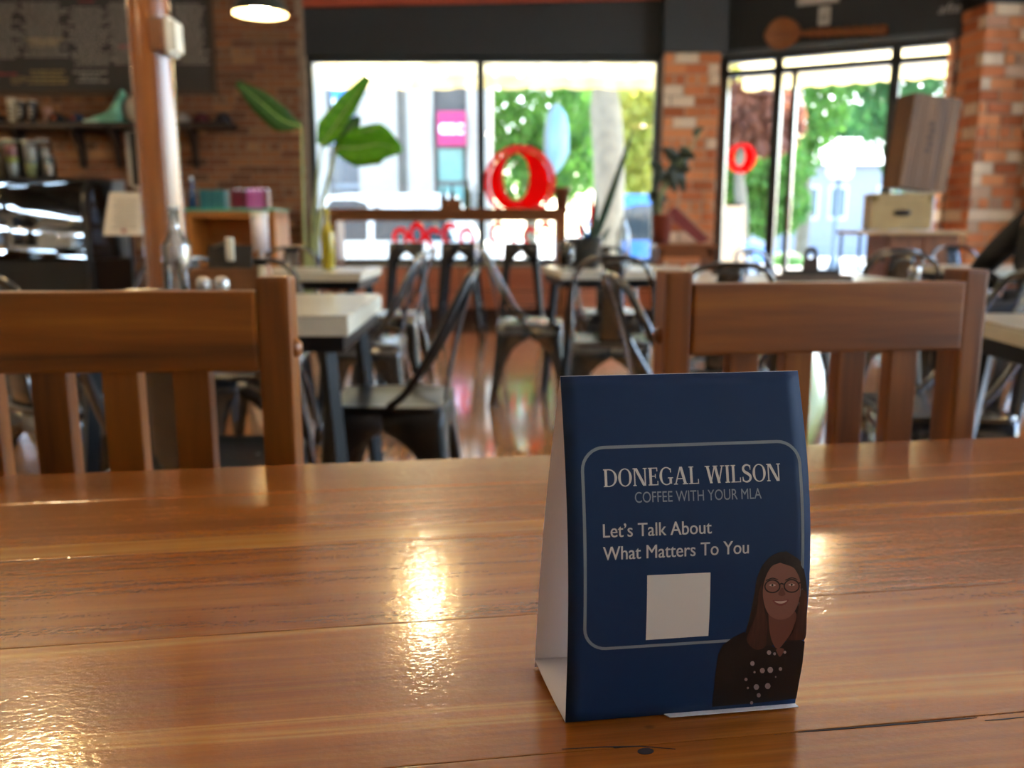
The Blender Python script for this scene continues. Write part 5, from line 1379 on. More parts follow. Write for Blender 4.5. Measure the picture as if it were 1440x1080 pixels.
# ---- bird of paradise plant
PY_ = 7.25
base = Py(430, 335, PY_)
bp = thing('leafy_floor_plant', 'tall potted plant with large paddle leaves at the window corner', 'potted plant', (base.x, PY_, 0))
MB().lathe([(0.0001, 0), (0.15, 0), (0.19, 0.38), (0.20, 0.38), (0.20, 0.42), (0.18, 0.42), (0.17, 0.36), (0.0001, 0.36)], seg=24).build('pot', mat('pale_grey_pot', '#8d897f', 0.6), bp)
M_LEAF = None
def leaf_material(name, lo, hi):
    m, nt, b = base_mat(name)
    n = noise(nt, coords(nt, (3, 3, 14)), 4, 3); c = ramp(nt, n, [(0.3, lo), (0.7, hi)])
    nt.links.new(c, b.inputs['Base Color']); b.inputs['Roughness'].default_value = 0.4
    t = nt.nodes.new('ShaderNodeBsdfTranslucent'); nt.links.new(c, t.inputs[0])
    mx = nt.nodes.new('ShaderNodeMixShader'); mx.inputs[0].default_value = 0.5
    o = nt.nodes['Material Output']; nt.links.new(b.outputs[0], mx.inputs[1]); nt.links.new(t.outputs[0], mx.inputs[2]); nt.links.new(mx.outputs[0], o.inputs[0])
    return m
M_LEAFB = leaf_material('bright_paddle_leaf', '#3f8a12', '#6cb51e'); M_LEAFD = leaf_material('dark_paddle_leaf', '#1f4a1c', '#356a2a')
o0 = Vector(bp.location)
def paddle(pts, widths, m, fold=0.0, ybow=0.0, stem_to=None):
    """leaf blade along photo points at the plant's distance; widths in px"""
    P_ = smoothpath([Py(u, v, PY_ + dy) for u, v, dy in pts], 5); n = len(P_); g = []
    for i, p in enumerate(P_):
        t = i / (n - 1); k = t * (len(widths) - 1); j = min(int(k), len(widths) - 2); w = (widths[j] + (widths[j + 1] - widths[j]) * (k - j)) / FPX * PY_
        ax = (P_[min(i + 1, n - 1)] - P_[max(i - 1, 0)]).normalized(); sd = ax.cross(Vector((0, 1, 0))).normalized()
        f = fold; up_ = Vector((0, -1, 0))
        g.append([p - sd * w + up_ * w * f - o0, p - sd * w * 0.5 + up_ * w * f * 0.55 - o0, p - o0, p + sd * w * 0.5 + up_ * w * f * 0.55 - o0, p + sd * w + up_ * w * f - o0])
    lf = MB().sheet(g, (0, 0.003, 0)).build('leaf', m, bp)
    st = smoothpath([P_[0] - o0, Py(pts[0][0] * 0.5 + 215, 300, PY_) - o0, Vector((random.uniform(-0.04, 0.04), 0, 0.37))], 8) if stem_to is None else smoothpath([P_[0] - o0] + stem_to, 8)
    MB().tube(st, [0.009 + 0.009 * i / len(st) for i in range(len(st))], 8).build('stem', mat('pale_green_stem', '#8a9a6a', 0.5), bp)
    MB().tube([p - o0 + Vector((0, -0.004, 0)) for p in P_], [0.008 * (1 - i / n) + 0.002 for i in range(n)], 6).build('midrib', mat('leaf_midrib', '#7fa35a', 0.5), lf)
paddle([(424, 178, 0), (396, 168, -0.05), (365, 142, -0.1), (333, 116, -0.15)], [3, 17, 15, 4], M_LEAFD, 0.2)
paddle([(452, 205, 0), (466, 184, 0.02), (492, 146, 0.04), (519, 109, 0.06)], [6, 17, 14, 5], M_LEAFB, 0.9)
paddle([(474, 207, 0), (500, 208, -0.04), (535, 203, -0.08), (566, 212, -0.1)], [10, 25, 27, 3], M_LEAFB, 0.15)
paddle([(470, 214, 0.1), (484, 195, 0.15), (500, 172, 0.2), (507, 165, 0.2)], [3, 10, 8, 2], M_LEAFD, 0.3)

# ---- trailing plant on a stool before the pier, red boards on a wooden bench
BY = 8.1
bn = thing('wooden_bench', 'orange wooden console bench in front of the brick pier', 'bench', (Py(960, 345, BY).x, BY, 0))
bz = Py(960, 343, BY).z; bw = 41 / FPX * BY
for k in range(3): MB().span((-bw, -0.16 + 0.11 * k, bz - 0.035), (bw, -0.055 + 0.11 * k, bz), bev=0.003).build('board', M_HONEY2 if 'M_HONEY2' in globals() else M_BARWOOD, bn)
MB().span((-bw + 0.03, -0.14, bz - 0.12), (bw - 0.03, -0.12, bz - 0.035)).build('apron', M_BARWOOD, bn)
for sx in (-1, 1):
    for sy in (-0.12, 0.13): MB().span((sx * (bw - 0.05) - 0.025, sy - 0.02, 0), (sx * (bw - 0.05) + 0.025, sy + 0.02, bz - 0.035)).build('leg', M_BARWOOD, bn)
rc = thing('red_padded_board', 'red padded board with pale edge leaning on the bench', 'cushion', (bn.location.x, BY, bz))
a_, b_ = Py(949, 290, BY + 0.09), Py(998, 337, BY + 0.09); oo = Vector(rc.location)
da = (b_ - a_).normalized(); nn_ = Vector((-da.z, 0, da.x)); nn_ = nn_ if nn_.z > 0 else -nn_
MB().prism([a_ - oo, b_ - oo, Vector((b_.x - oo.x - 0.09, b_.y - oo.y, 0.004)), a_ - oo - nn_ * 0.11], (0, 0.07, 0)).build('pad', mat('red_upholstery', '#7d2f2c', 0.7), rc)
MB().prism([a_ - oo, b_ - oo, b_ - oo + nn_ * 0.02, a_ - oo + nn_ * 0.02], (0, 0.07, 0)).build('pale_edge', mat('pale_wood_edge', '#b08a6e', 0.5), rc)
rpot = thing('trailing_plant', 'grey green leafy plant in a dull red pot beside the pier', 'potted plant', (Py(932, 335, BY).x - 0.02, BY - 0.05, bz))
ph = Py(932, 302, BY).z - bz
MB().lathe([(0.0001, 0), (0.07, 0), (0.095, ph), (0.10, ph), (0.088, ph), (0.0001, ph - 0.02)], seg=20).build('pot', mat('dull_red_pot', '#8c4a44', 0.6), rpot)
rr_ = random.Random(5); o0 = Vector(rpot.location)
M_LEAFG = leaf_material('grey_green_leaf', '#2f3d33', '#5f7062')
for i in range(26):
    k = rr_.random(); u = 922 + 42 * k + rr_.uniform(-12, 12); v = 275 - 70 * k + rr_.uniform(-16, 16)
    b_ = Py(u, v, BY - 0.05 + rr_.uniform(-0.08, 0.08)) - o0; tip = b_ + Vector((rr_.uniform(-0.16, 0.16), rr_.uniform(-0.07, 0.07), rr_.uniform(-0.2, 0.1)))
    blade(rpot, b_, tip, 0.048, (0, 0, 0.01), M_LEAFG)
for u, v in ((925, 270), (940, 235), (968, 200), (985, 185), (950, 215)):
    MB().tube(smoothpath([(0, 0, ph - 0.02), (Py(926, 285, BY) - o0), (Py(u, v, BY - 0.05) - o0)], 5), 0.007, 6).build('stem', mat('pale_green_stem', '#8a9a6a', 0.5), rpot)
blade(rpot, Py(975, 190, BY - 0.05) - o0, Py(990, 179, BY - 0.05) - o0, 0.03, (0, 0, 0.01), M_LEAFG)

# ---- vintage case and wooden crate on a stand
KY = 6.6
sa, sb = Py(1192, 325, KY), Py(1346, 325, KY); kz1 = Py(1270, 324, KY).z
st_ = thing('display_stand', 'brown wooden stand with pale top under the vintage case', 'stand', ((sa.x + sb.x) / 2, KY, 0)); sw = (sb.x - sa.x) / 2
MB().span((-sw, -0.20, kz1 - 0.03), (sw, 0.24, kz1), bev=0.004).build('top', mat('pale_stand_top', '#a98e68', 0.4, var=0.2), st_)
MB().span((-sw + 0.24, -0.15, 0.08), (sw - 0.06, 0.22, kz1 - 0.03)).build('cabinet_body', wood_mat('stand_wood', [(0.3, '#5a341c'), (0.6, '#7a4a28'), (0.8, '#8f5c34')], 0.5, 'z'), st_)
for k in range(2):
    dx = -sw + 0.25 + k * (sw - 0.155)
    d_ = MB().span((dx, -0.168, 0.12), (dx + sw - 0.17, -0.15, kz1 - 0.06), bev=0.003).build('cabinet_door', wood_mat('stand_wood', [(0.3, '#5a341c'), (0.6, '#7a4a28'), (0.8, '#8f5c34')], 0.5, 'z'), st_)
    MB().ball((dx + (0.03 if k else sw - 0.20), -0.175, kz1 * 0.6), 0.013, 10, 6).build('knob', M_BLACKIRON, d_)
MB().tube([(-sw + 0.03, -0.17, 0), (-sw + 0.03, -0.17, kz1 - 0.03)], 0.012).build('leg', M_BLACKIRON, st_)
MB().tube([(-sw + 0.03, 0.2, 0), (-sw + 0.03, 0.2, kz1 - 0.03)], 0.012).build('leg', M_BLACKIRON, st_)
MB().tube([(-sw + 0.03, -0.17, kz1 - 0.22), (-sw + 0.24, -0.15, kz1 - 0.22)], 0.010).build('stretcher', M_BLACKIRON, st_)
va, vb = Py(1217, 322, KY), Py(1299, 272, KY)
vc = thing('vintage_case', 'beige vintage carrying case with dark oval badge', 'case', (va.x, KY - 0.08, kz1), math.radians(-9)); vw = vb.x - va.x + 0.02; vh = vb.z - kz1
M_BEIGE = mat('aged_beige_leatherette', '#a3946f', 0.6, var=0.12, vscale=8)
MB().box((vw / 2, 0.13, vh * 0.44), (vw, 0.26, vh * 0.86), bev=0.012).build('body', M_BEIGE, vc)
MB().box((vw / 2, 0.13, vh * 0.93), (vw + 0.006, 0.266, vh * 0.13), bev=0.010).build('lid', M_BEIGE, vc)
MB().lathe([(0.0001, 0.006), (0.06, 0.005), (0.066, 0.0)], seg=24).xf(Matrix.Translation((vw * 0.5, 0.0, vh * 0.47)) @ Matrix.Rotation(math.pi / 2, 4, 'X') @ Matrix.Scale(0.42, 4, (0, 1, 0))).build('badge', mat('dark_oval_badge', '#2c231b', 0.4), vc)
for dx in (0.03, vw - 0.03): MB().box((dx, -0.001, vh * 0.86), (0.02, 0.008, 0.05)).build('latch', mat('old_brass', '#7a6a3f', 0.4, 0.8), vc)
M_CRATE = wood_mat('aged_crate_wood', [(0.28, '#38220f'), (0.5, '#5c3d1c'), (0.8, '#7a5830')], 0.7, 'z')
ca_, cb_ = Py(1262, 276, KY + 0.05), Py(1338, 276, KY + 0.05); ct = Py(1300, 142, KY + 0.05).z; cwid = 70 / FPX * KY
ch_ = ct - vc.location.z - vh
cr = thing('wooden_crate', 'tall aged wooden crate leaning on top of the vintage case', 'crate', (Py(1290, 270, KY).x - 0.02, KY + 0.02, kz1 + vh + 0.022), math.radians(8))
cr.rotation_euler = (0, math.radians(6.0), math.radians(8))
for k in range(4):
    w0 = -cwid / 2 + k * cwid / 4
    MB().span((w0 + 0.002, -0.11, 0), (w0 + cwid / 4 - 0.002, -0.097, ch_), bev=0.002).build('board', M_CRATE, cr)
for s in (-1, 1): MB().span((s * cwid / 2 - (0.014 if s > 0 else 0), -0.096, 0), (s * cwid / 2 + (0.014 if s < 0 else 0), 0.11, ch_), bev=0.002).build('side_board', M_CRATE, cr)
MB().span((-cwid / 2 + 0.015, -0.096, ch_ - 0.018), (cwid / 2 - 0.015, 0.11, ch_)).build('end_board', M_CRATE, cr)
MB().span((-cwid / 2 + 0.015, -0.096, 0), (cwid / 2 - 0.015, 0.11, 0.018)).build('end_board', M_CRATE, cr)
d = MB()
for k in range(5): d.box((-0.02 + 0.012 * (k % 2), -0.1112, ch_ * (0.42 + 0.07 * k)), (0.045, 0.001, ch_ * 0.045))
d.build('faded_print', mat('faded_crate_print', '#3f2c1e', 0.8), cr)

# ---- giant wooden spoon on the charcoal wall
def on_door_wall(u, v, out=0.09):
    x = along_door(u, v); Y = A2.y + x * math.sin(DANG); return x, Py(u, v, Y - out).z
sp = thing('giant_wooden_spoon', 'giant wooden spoon with twisted handle on the charcoal wall', 'wall decoration', (A2.x, A2.y, 0), DANG)
xa, za = on_door_wall(1078, 48); xb, zb_ = on_door_wall(1128, 47); xc, zc = on_door_wall(1248, 42)
M_SPOON = wood_mat('spoon_wood', [(0.3, '#7a4a28'), (0.6, '#9a6338'), (0.8, '#b07a48')], 0.45, 'x')
cxs, czs = (xa + xb) / 2, (za + zb_) / 2; rx_, rz_ = (xb - xa) / 2, 20 / FPX * 8.9
g = []
for k in range(33):
    a = 2 * math.pi * k / 32; row = []
    for r_, dpt in ((0.0, -0.075), (0.35, -0.078), (0.65, -0.09), (0.88, -0.115), (1.0, -0.125), (1.03, -0.11), (0.8, -0.08), (0.4, -0.065)):
        taper = 1 - (0.15 * math.cos(a) if math.cos(a) > 0 else 0.45 * math.cos(a) ** 4)
        row.append((cxs + rx_ * r_ * math.cos(a) * 1.0, dpt, czs + rz_ * r_ * math.sin(a) * taper))
    g.append(row)
MB().add([p for row in g for p in row], [(i * 8 + j, i * 8 + j + 1, (i + 1) * 8 + j + 1, (i + 1) * 8 + j) for i in range(32) for j in range(7)], True).build('bowl', M_SPOON, sp)
hd_ = MB(); N_ = 60
for strand in (0, 1):
    pts = []
    for k in range(N_ + 1):
        t = k / N_; xx = xb - 0.02 + (xc - xb + 0.02) * t; zz = zb_ + (zc - zb_) * t; ph_ = t * 2 * math.pi * 5.0 + strand * math.pi; am = 0.024 * min(1, t * 5)
        pts.append((xx, -0.112 + am * math.cos(ph_), zz + am * math.sin(ph_)))
    hd_.tube(pts, 0.021, 8)
hd_.build('twisted_handle', M_SPOON, sp)
sx_, sz_ = on_door_wall(1161, 22)
sn = thing('wall_sensor', 'small white sensor on the charcoal wall above the spoon', 'sensor', (A2.x, A2.y, 0), DANG)
MB().box((sx_, -0.085, sz_), (0.11, 0.05, 0.17), bev=0.02).build('housing', mat('sensor_white', '#c9ccc8', 0.4), sn)
MB().box((sx_, -0.112, sz_ - 0.02), (0.06, 0.01, 0.05), bev=0.004).build('lens', mat('sensor_lens', '#a4a8a6', 0.3), sn)
sx_, sz_ = on_door_wall(1152, 0)
sg = thing('wall_sign', 'white sign cut by the top edge above the sensor', 'sign', (A2.x, A2.y, 0), DANG)
MB().span((sx_ - 0.19, -0.085, sz_ - 0.03), (sx_ + 0.19, -0.065, sz_ + 0.22), bev=0.004).build('sign_panel', mat('sign_white', '#c9ccca', 0.4), sg)
MB().span((sx_ - 0.16, -0.09, sz_), (sx_ + 0.16, -0.085, sz_ + 0.19)).build('sign_face', mat('sign_face_pale', '#d6d8d6', 0.4), sg)
# ================================================================== SEATED PERSON AT THE RIGHT EDGE
def skin_mesh(joints, bones, sub=2):
    """joints: name -> (pos, rx[, ry]); bones: pairs. Grown with a Skin modifier, returned as plain mesh data"""
    names = list(joints); idx = {n: i for i, n in enumerate(names)}
    me = bpy.data.meshes.new('sk'); me.from_pydata([joints[n][0] for n in names], [(idx[a], idx[b]) for a, b in bones], [])
    o = bpy.data.objects.new('sk', me); COL.objects.link(o)
    md = o.modifiers.new('s', 'SKIN'); md.use_smooth_shade = True
    for i, n in enumerate(names):
        r = joints[n][1]; r = (r, r) if isinstance(r, (int, float)) else r
        me.skin_vertices[0].data[i].radius = r; me.skin_vertices[0].data[i].use_root = (i == 0)
    sd = o.modifiers.new('d', 'SUBSURF'); sd.levels = sub; sd.render_levels = sub
    dg = bpy.context.evaluated_depsgraph_get(); dg.update()
    out = bpy.data.meshes.new_from_object(o.evaluated_get(dg)); bpy.data.objects.remove(o)
    vs = [tuple(v.co) for v in out.vertices]; fs = [tuple(p.vertices) for p in out.polygons]; bpy.data.meshes.remove(out)
    return vs, fs
PX, PYp = 2.65, 4.22
person = thing('person', 'person in black top and dark jeans seated at the right edge', 'person', (PX, PYp, 0))
J = {'pelvis': ((0, 0, 0.56), (0.13, 0.11)), 'waist': ((-0.03, 0, 0.72), (0.12, 0.10)), 'chest': ((-0.03, 0, 0.90), (0.135, 0.11)), 'neck0': ((0.0, 0, 1.07), 0.07), 'neck': ((0.02, 0, 1.13), 0.052)}
Bn = [('pelvis', 'waist'), ('waist', 'chest'), ('chest', 'neck0'), ('neck0', 'neck')]
arms = {}
for s, tg in ((-1, 'l'), (1, 'r')):
    J['sh' + tg] = ((-0.04, s * 0.17, 1.01), 0.066); J['el' + tg] = ((-0.25, s * 0.235, 0.725), 0.048); J['wr' + tg] = ((-0.20, s * 0.13 - 0.07, 0.688), 0.030); J['pa' + tg] = ((-0.13, s * 0.08 - 0.06, 0.683), (0.036, 0.018))
    Bn += [('chest', 'sh' + tg), ('sh' + tg, 'el' + tg), ('el' + tg, 'wr' + tg), ('wr' + tg, 'pa' + tg)]
    J['hip' + tg] = ((-0.05, s * 0.095, 0.545), 0.088); J['kn' + tg] = ((-0.43, s * 0.12, 0.545), 0.060); J['an' + tg] = ((-0.40 - 0.03 * s, s * 0.12, 0.10), 0.038); J['to' + tg] = ((-0.56 - 0.03 * s, s * 0.13, 0.05), (0.034, 0.028))
    Bn += [('pelvis', 'hip' + tg), ('hip' + tg, 'kn' + tg), ('kn' + tg, 'an' + tg), ('an' + tg, 'to' + tg)]
vs, fs = skin_mesh(J, Bn)
body = MB().add(vs, fs, True)
hc_ = Vector((0.05, 0, 1.245))
body.ball(hc_, (0.098, 0.075, 0.118), 20, 14)
body.ball(hc_ + Vector((-0.055, 0, -0.065)), (0.05, 0.052, 0.05), 14, 10)
body.ball(hc_ + Vector((-0.103, 0, -0.018)), (0.018, 0.013, 0.024), 10, 8)
for s in (-1, 1):
    body.ball(hc_ + Vector((0.005, s * 0.077, -0.01)), (0.018, 0.008, 0.03), 10, 8)
for s, tg in ((-1, 'l'), (1, 'r')):
    pal = Vector(J['pa' + tg][0])
    for k, (ln, sp) in enumerate(((0.068, -0.026), (0.078, -0.009), (0.072, 0.009), (0.056, 0.024))):
        b0 = pal + Vector((0.015, sp, 0.0)); pts = [b0, b0 + Vector((ln * 0.45, 0, 0.004)), b0 + Vector((ln * 0.8, 0, -0.006)), b0 + Vector((ln, 0, -0.02))]
        body.tube(smoothpath(pts, 3), 0.0085, 8)
    b0 = pal + Vector((-0.02, -0.03 * s * -1, 0.002)); body.tube(smoothpath([b0, b0 + Vector((0.02, 0.02 * s, 0.0)), b0 + Vector((0.045, 0.026 * s, -0.006))], 3), 0.010, 8)
bme = body.mesh('body', mat('skin_tone', '#b98468', 0.5, var=0.05))
bo = link('body', bme, person)
rm = bo.modifiers.new('r', 'REMESH'); rm.mode = 'VOXEL'; rm.voxel_size = 0.008; rm.use_smooth_shade = True
smd = bo.modifiers.new('sm', 'SMOOTH'); smd.iterations = 4; smd.factor = 0.5
dg = bpy.context.evaluated_depsgraph_get(); dg.update()
nm2 = bpy.data.meshes.new_from_object(bo.evaluated_get(dg)); bo.modifiers.clear(); bo.data = nm2; nm2.name = 'body'
for p in nm2.polygons: p.use_smooth = True
M_SWEATER = mat('black_knit', '#0b0c0f', 0.9, var=0.25, vscale=80, bmp=0.2); M_JEANS = mat('dark_denim', '#141c2a', 0.85, var=0.3, vscale=90)
def grow(names, bones, k, m, nm, extra=None):
    jj = {n: (J[n][0], tuple(x + k for x in (J[n][1] if isinstance(J[n][1], tuple) else (J[n][1], J[n][1])))) for n in names}
    if extra: jj.update(extra)
    v, f = skin_mesh(jj, bones); return MB().add(v, f, True).build(nm, m, person)
wl_ = lambda t: tuple(Vector(J['el' + t][0]).lerp(Vector(J['wr' + t][0]), 0.86))
grow(['chest', 'waist', 'neck0', 'shl', 'shr', 'ell', 'elr'], [('chest', 'waist'), ('chest', 'neck0'), ('chest', 'shl'), ('chest', 'shr'), ('shl', 'ell'), ('shr', 'elr'), ('ell', 'cl'), ('elr', 'cr'), ('waist', 'hem')], 0.014, M_SWEATER, 'sweater',
     {'cl': (wl_('l'), (0.042, 0.042)), 'cr': (wl_('r'), (0.042, 0.042)), 'hem': ((-0.005, 0, 0.585), (0.15, 0.135))})
al_ = lambda t: tuple(Vector(J['kn' + t][0]).lerp(Vector(J['an' + t][0]), 0.95))
grow(['pelvis', 'hipl', 'hipr', 'knl', 'knr'], [('pelvis', 'hipl'), ('pelvis', 'hipr'), ('hipl', 'knl'), ('hipr', 'knr'), ('knl', 'al'), ('knr', 'ar')], 0.014, M_JEANS, 'jeans', {'al': (al_('l'), (0.056, 0.056)), 'ar': (al_('r'), (0.056, 0.056))})
for tg in ('l', 'r'):
    a0 = Vector(J['an' + tg][0]); t0 = Vector(J['to' + tg][0])
    MB().ball((a0 + t0) / 2 + Vector((-0.0, 0, -0.018)), (0.135, 0.048, 0.052), 14, 8).ball(a0 + Vector((0.01, 0, -0.02)), (0.055, 0.045, 0.06), 12, 8).build('shoe', mat('dark_shoe', '#1a1a1c', 0.5), person)
MB().ball(hc_ + Vector((0.025, 0, 0.025)), (0.108, 0.088, 0.118), 18, 12).ball(hc_ + Vector((0.06, 0, -0.07)), (0.06, 0.075, 0.09), 14, 10).build('hair', mat('dark_hair', '#1d1410', 0.6, var=0.3, vscale=60), person)
for s in (-1, 1):
    MB().ball(hc_ + Vector((-0.088, s * 0.032, 0.004)), (0.010, 0.014, 0.009), 10, 6).build('eye', mat('eye_white_dark', '#3a2c26', 0.2), person)
MB().ball(hc_ + Vector((-0.103, 0, -0.062)), (0.008, 0.024, 0.006), 10, 6).build('mouth', mat('lip_tone', '#9a5a50', 0.5), person)
wv_ = Vector(J['ell'][0]).lerp(Vector(J['wrl'][0]), 0.93)
MB().tube([wv_ + Vector((-0.012, 0.0, 0)), wv_ + Vector((0.012, 0.004, 0))], 0.036, 14).build('watch', mat('steel_watch', '#d0d0cc', 0.2, 0.9), person)
cafe_chair('gunmetal cafe chair under the seated person', PX - 0.02, PYp, -90)

# ================================================================== THE STREET OUTSIDE
gz = -0.12
M_PAVE = mat('pale_concrete', '#c9c3b8', 0.9, var=0.1, vscale=1.5); M_ASPH = mat('grey_asphalt', '#8a8a88', 0.95, var=0.12, vscale=3)
g_ = MB().span((-60, 9.25, gz - 0.2), (60, 13.2, gz)).build('sidewalk', M_PAVE); struct(g_, 'sunlit pale concrete sidewalk outside the windows', 'sidewalk')
g_ = MB().span((5.35, -40, gz - 0.2), (60, 9.25, gz)).build('side_pavement', M_PAVE); struct(g_, 'pale pavement along the right side of the cafe', 'sidewalk')
g_ = MB().span((-80, 13.2, gz - 0.3), (90, 120, gz - 0.10)).build('road', M_ASPH); struct(g_, 'sunlit grey road beyond the sidewalk', 'road')
# awnings of cream canvas
def canvas_mat():
    m, nt, b = base_mat('cream_canvas')
    n = noise(nt, coords(nt), 5, 3); c = ramp(nt, n, [(0.3, '#e8dfb8'), (0.7, '#f2ecd8')])
    nt.links.new(c, b.inputs['Base Color']); b.inputs['Roughness'].default_value = 0.9
    t = nt.nodes.new('ShaderNodeBsdfTranslucent'); nt.links.new(c, t.inputs[0]); mx = nt.nodes.new('ShaderNodeMixShader'); mx.inputs[0].default_value = 0.55
    o = nt.nodes['Material Output']; nt.links.new(b.outputs[0], mx.inputs[1]); nt.links.new(t.outputs[0], mx.inputs[2]); nt.links.new(mx.outputs[0], o.inputs[0]); return m
M_CANVAS = canvas_mat()
def awning(label, loc, rotz, x0, x1, reach, z_wall, z_lip, z_val):
    t = thing('canvas_awning', label, 'awning', loc, rotz, 'cream awnings over the shop front')
    n = 10
    MB().sheet([[(x0 + (x1 - x0) * i / n, reach * k / 4, z_wall + (z_lip - z_wall) * k / 4 - 0.02 * math.sin(math.pi * k / 4)) for i in range(n + 1)] for k in range(5)], (0, 0, 0.006)).build('canopy', M_CANVAS, t)
    for i in range(n):
        a, b = x0 + (x1 - x0) * i / n, x0 + (x1 - x0) * (i + 1) / n
        MB().sheet([[(a + (b - a) * j / 6, reach, z_lip), (a + (b - a) * j / 6, reach + 0.005, z_val - 0.025 * math.sin(math.pi * j / 6))] for j in range(7)], (0, 0.004, 0), False).build('valance', M_CANVAS, t)
    M_ARM = mat('white_arm_metal', '#dcdcd8', 0.4)
    for x in (x0 + 0.05, (x0 + x1) / 2, x1 - 0.05):
        MB().beam((x, 0.0, z_wall - 0.08), (x, reach - 0.02, z_lip - 0.03), 0.03, 0.03).build('arm', M_ARM, t)
    MB().tube([(x0, reach - 0.01, z_lip), (x1, reach - 0.01, z_lip)], 0.02).build('front_bar', M_ARM, t)
    return t
zv = Py(600, 123, 10.35).z
awning('cream canvas awning outside the big window', (0, 9.2, 0), 0, XL - 0.15, XR + 0.3, 1.15, 3.05, zv + 0.13, zv)
e_d = Vector((math.cos(DANG), math.sin(DANG), 0)); n_d = Vector((-math.sin(DANG), math.cos(DANG), 0))
awning('cream canvas awning outside the entrance doors', (A2.x + n_d.x * 0.2, A2.y + n_d.y * 0.2, 0), DANG, 0.02, DW + 0.3, 0.85, 3.0, Py(1050, 122, 9.85).z + 0.13, Py(1050, 122, 9.85).z)
# string lights along the awning lip
sl = thing('string_lights', 'string of warm bulbs hanging under the window awning', 'string lights', (0, 9.9, 0))
cz0 = zv + 0.17; pts = [(XL + 0.1 + (XR - XL - 0.2) * i / 36, 0, cz0 - 0.05 * abs(math.sin(math.pi * i / 6))) for i in range(37)]
MB().tube(pts, 0.006, 6).build('wire', M_BLACKIRON, sl)
M_SB = mat('string_bulb_glow', '#fff0c0', 0.4, emit='#ffe9a8', estr=9.0); bm_ = MB().ball((0, 0, -0.045), (0.028, 0.028, 0.04), 10, 7).mesh('bulb', M_SB)
for i in range(1, 37, 3): link('bulb', bm_, sl, pts[i])

# building across the street
FB = 20.5
def fx(u): return Py(u, 250, FB).x
bd = thing('stone_building', 'pale stone building across the street with tall pilasters', 'building', (0, FB, 0))
M_STONE = mat('pale_stone', '#8b867c', 0.85, var=0.08, vscale=2); M_STONE2 = mat('pale_stone_pilaster', '#979288', 0.85, var=0.06, vscale=2); M_DARKGL = mat('dark_shop_glass', '#48545c', 0.12, var=0.2); M_TEALGL = mat('teal_shop_glass', '#5c8a86', 0.15, var=0.1)
xr_ = fx(690)
MB().span((-14, 0.3, gz - 0.1), (xr_, 3, 9)).build('wall', M_STONE, bd)
edges_ = [(436, 463), (505, 560), (574, 610), (657, 690)]
for u0, u1 in edges_: MB().span((fx(u0), 0.0, gz - 0.1), (fx(u1), 0.3, 9)).build('pilaster', M_STONE2, bd)
MB().span((-14, 0.0, gz - 0.1), (fx(436) - 0.3, 0.3, 9)).build('pilaster', M_STONE2, bd)
zt_, zm_ = Py(480, 60, FB).z, Py(480, 278, FB).z
w_ = MB().span((fx(464), 0.2, gz), (fx(504), 0.29, 5.0)).build('window', mat('window_frame_grey', '#7f868c', 0.5), bd)
for k in range(2):
    for z0, z1 in ((0.3, 1.9), (2.0, 3.3), (3.4, 4.8)): MB().span((fx(466 + 19 * k), 0.17, z0), (fx(484 + 19 * k), 0.20, z1)).build('pane', M_DARKGL, w_)
dr = MB().span((fx(612), 0.22, gz), (fx(655), 0.29, 4.3)).build('doorway', mat('dark_recess', '#4d4a46', 0.7), bd)
MB().span((fx(616), 0.18, 0.0), (fx(651), 0.22, Py(630, 208, FB).z)).build('door_glass', M_TEALGL, dr)
MB().span((fx(616), 0.16, 1.95), (fx(651), 0.18, 2.05)).build('door_bar', mat('dark_recess', '#4d4a46', 0.7), dr)
s0_, s1_ = Py(615, 205, FB - 0.2), Py(655, 156, FB - 0.2)
sg_ = thing('magenta_sign', 'magenta sign with white capital letters on the stone building', 'sign', (s0_.x, FB - 0.2, s0_.z))
MB().span((0, 0, 0), (s1_.x - s0_.x, 0.12, s1_.z - s0_.z), bev=0.01).build('sign_panel', mat('magenta_sign', '#9a1052', 0.5, var=0.04), sg_)
MB().span((0.1, 0.12, 0.1), (s1_.x - s0_.x - 0.1, 0.41, 0.2)).build('bracket', M_BLACKIRON, sg_)
vs, fs = text_mesh('CIBC', 1, 0.03); xm0, xm1 = min(v[0] for v in vs), max(v[0] for v in vs); Wd = s1_.x - s0_.x; kx_ = Wd * 0.86 / (xm1 - xm0)
MB().add([(Wd * 0.07 + (a - xm0) * kx_, -0.006, (s1_.z - s0_.z) * 0.36 + b * (s1_.z - s0_.z) * 0.38) for a, b in vs], fs).build('lettering', mat('sign_letter_white', '#f4f4f4', 0.5), sg_)
bs0, bs1 = Py(467, 150, FB - 0.3), Py(492, 118, FB - 0.3)
t = thing('blue_sign', 'small blue and white sign on the stone building', 'sign', (bs0.x, FB - 0.3, bs0.z))
MB().span((0, 0, (bs1.z - bs0.z) * 0.35), (bs1.x - bs0.x, 0.1, bs1.z - bs0.z)).build('blue_panel', mat('sky_blue_sign', '#1f78b8', 0.5), t)
MB().span((0, 0, 0), (bs1.x - bs0.x, 0.1, (bs1.z - bs0.z) * 0.35)).build('white_panel', mat('sign_white2', '#e8eef0', 0.5), t)
MB().span((0.1, 0.1, 0.3), (0.2, 0.46, 0.4)).build('bracket', M_BLACKIRON, t)

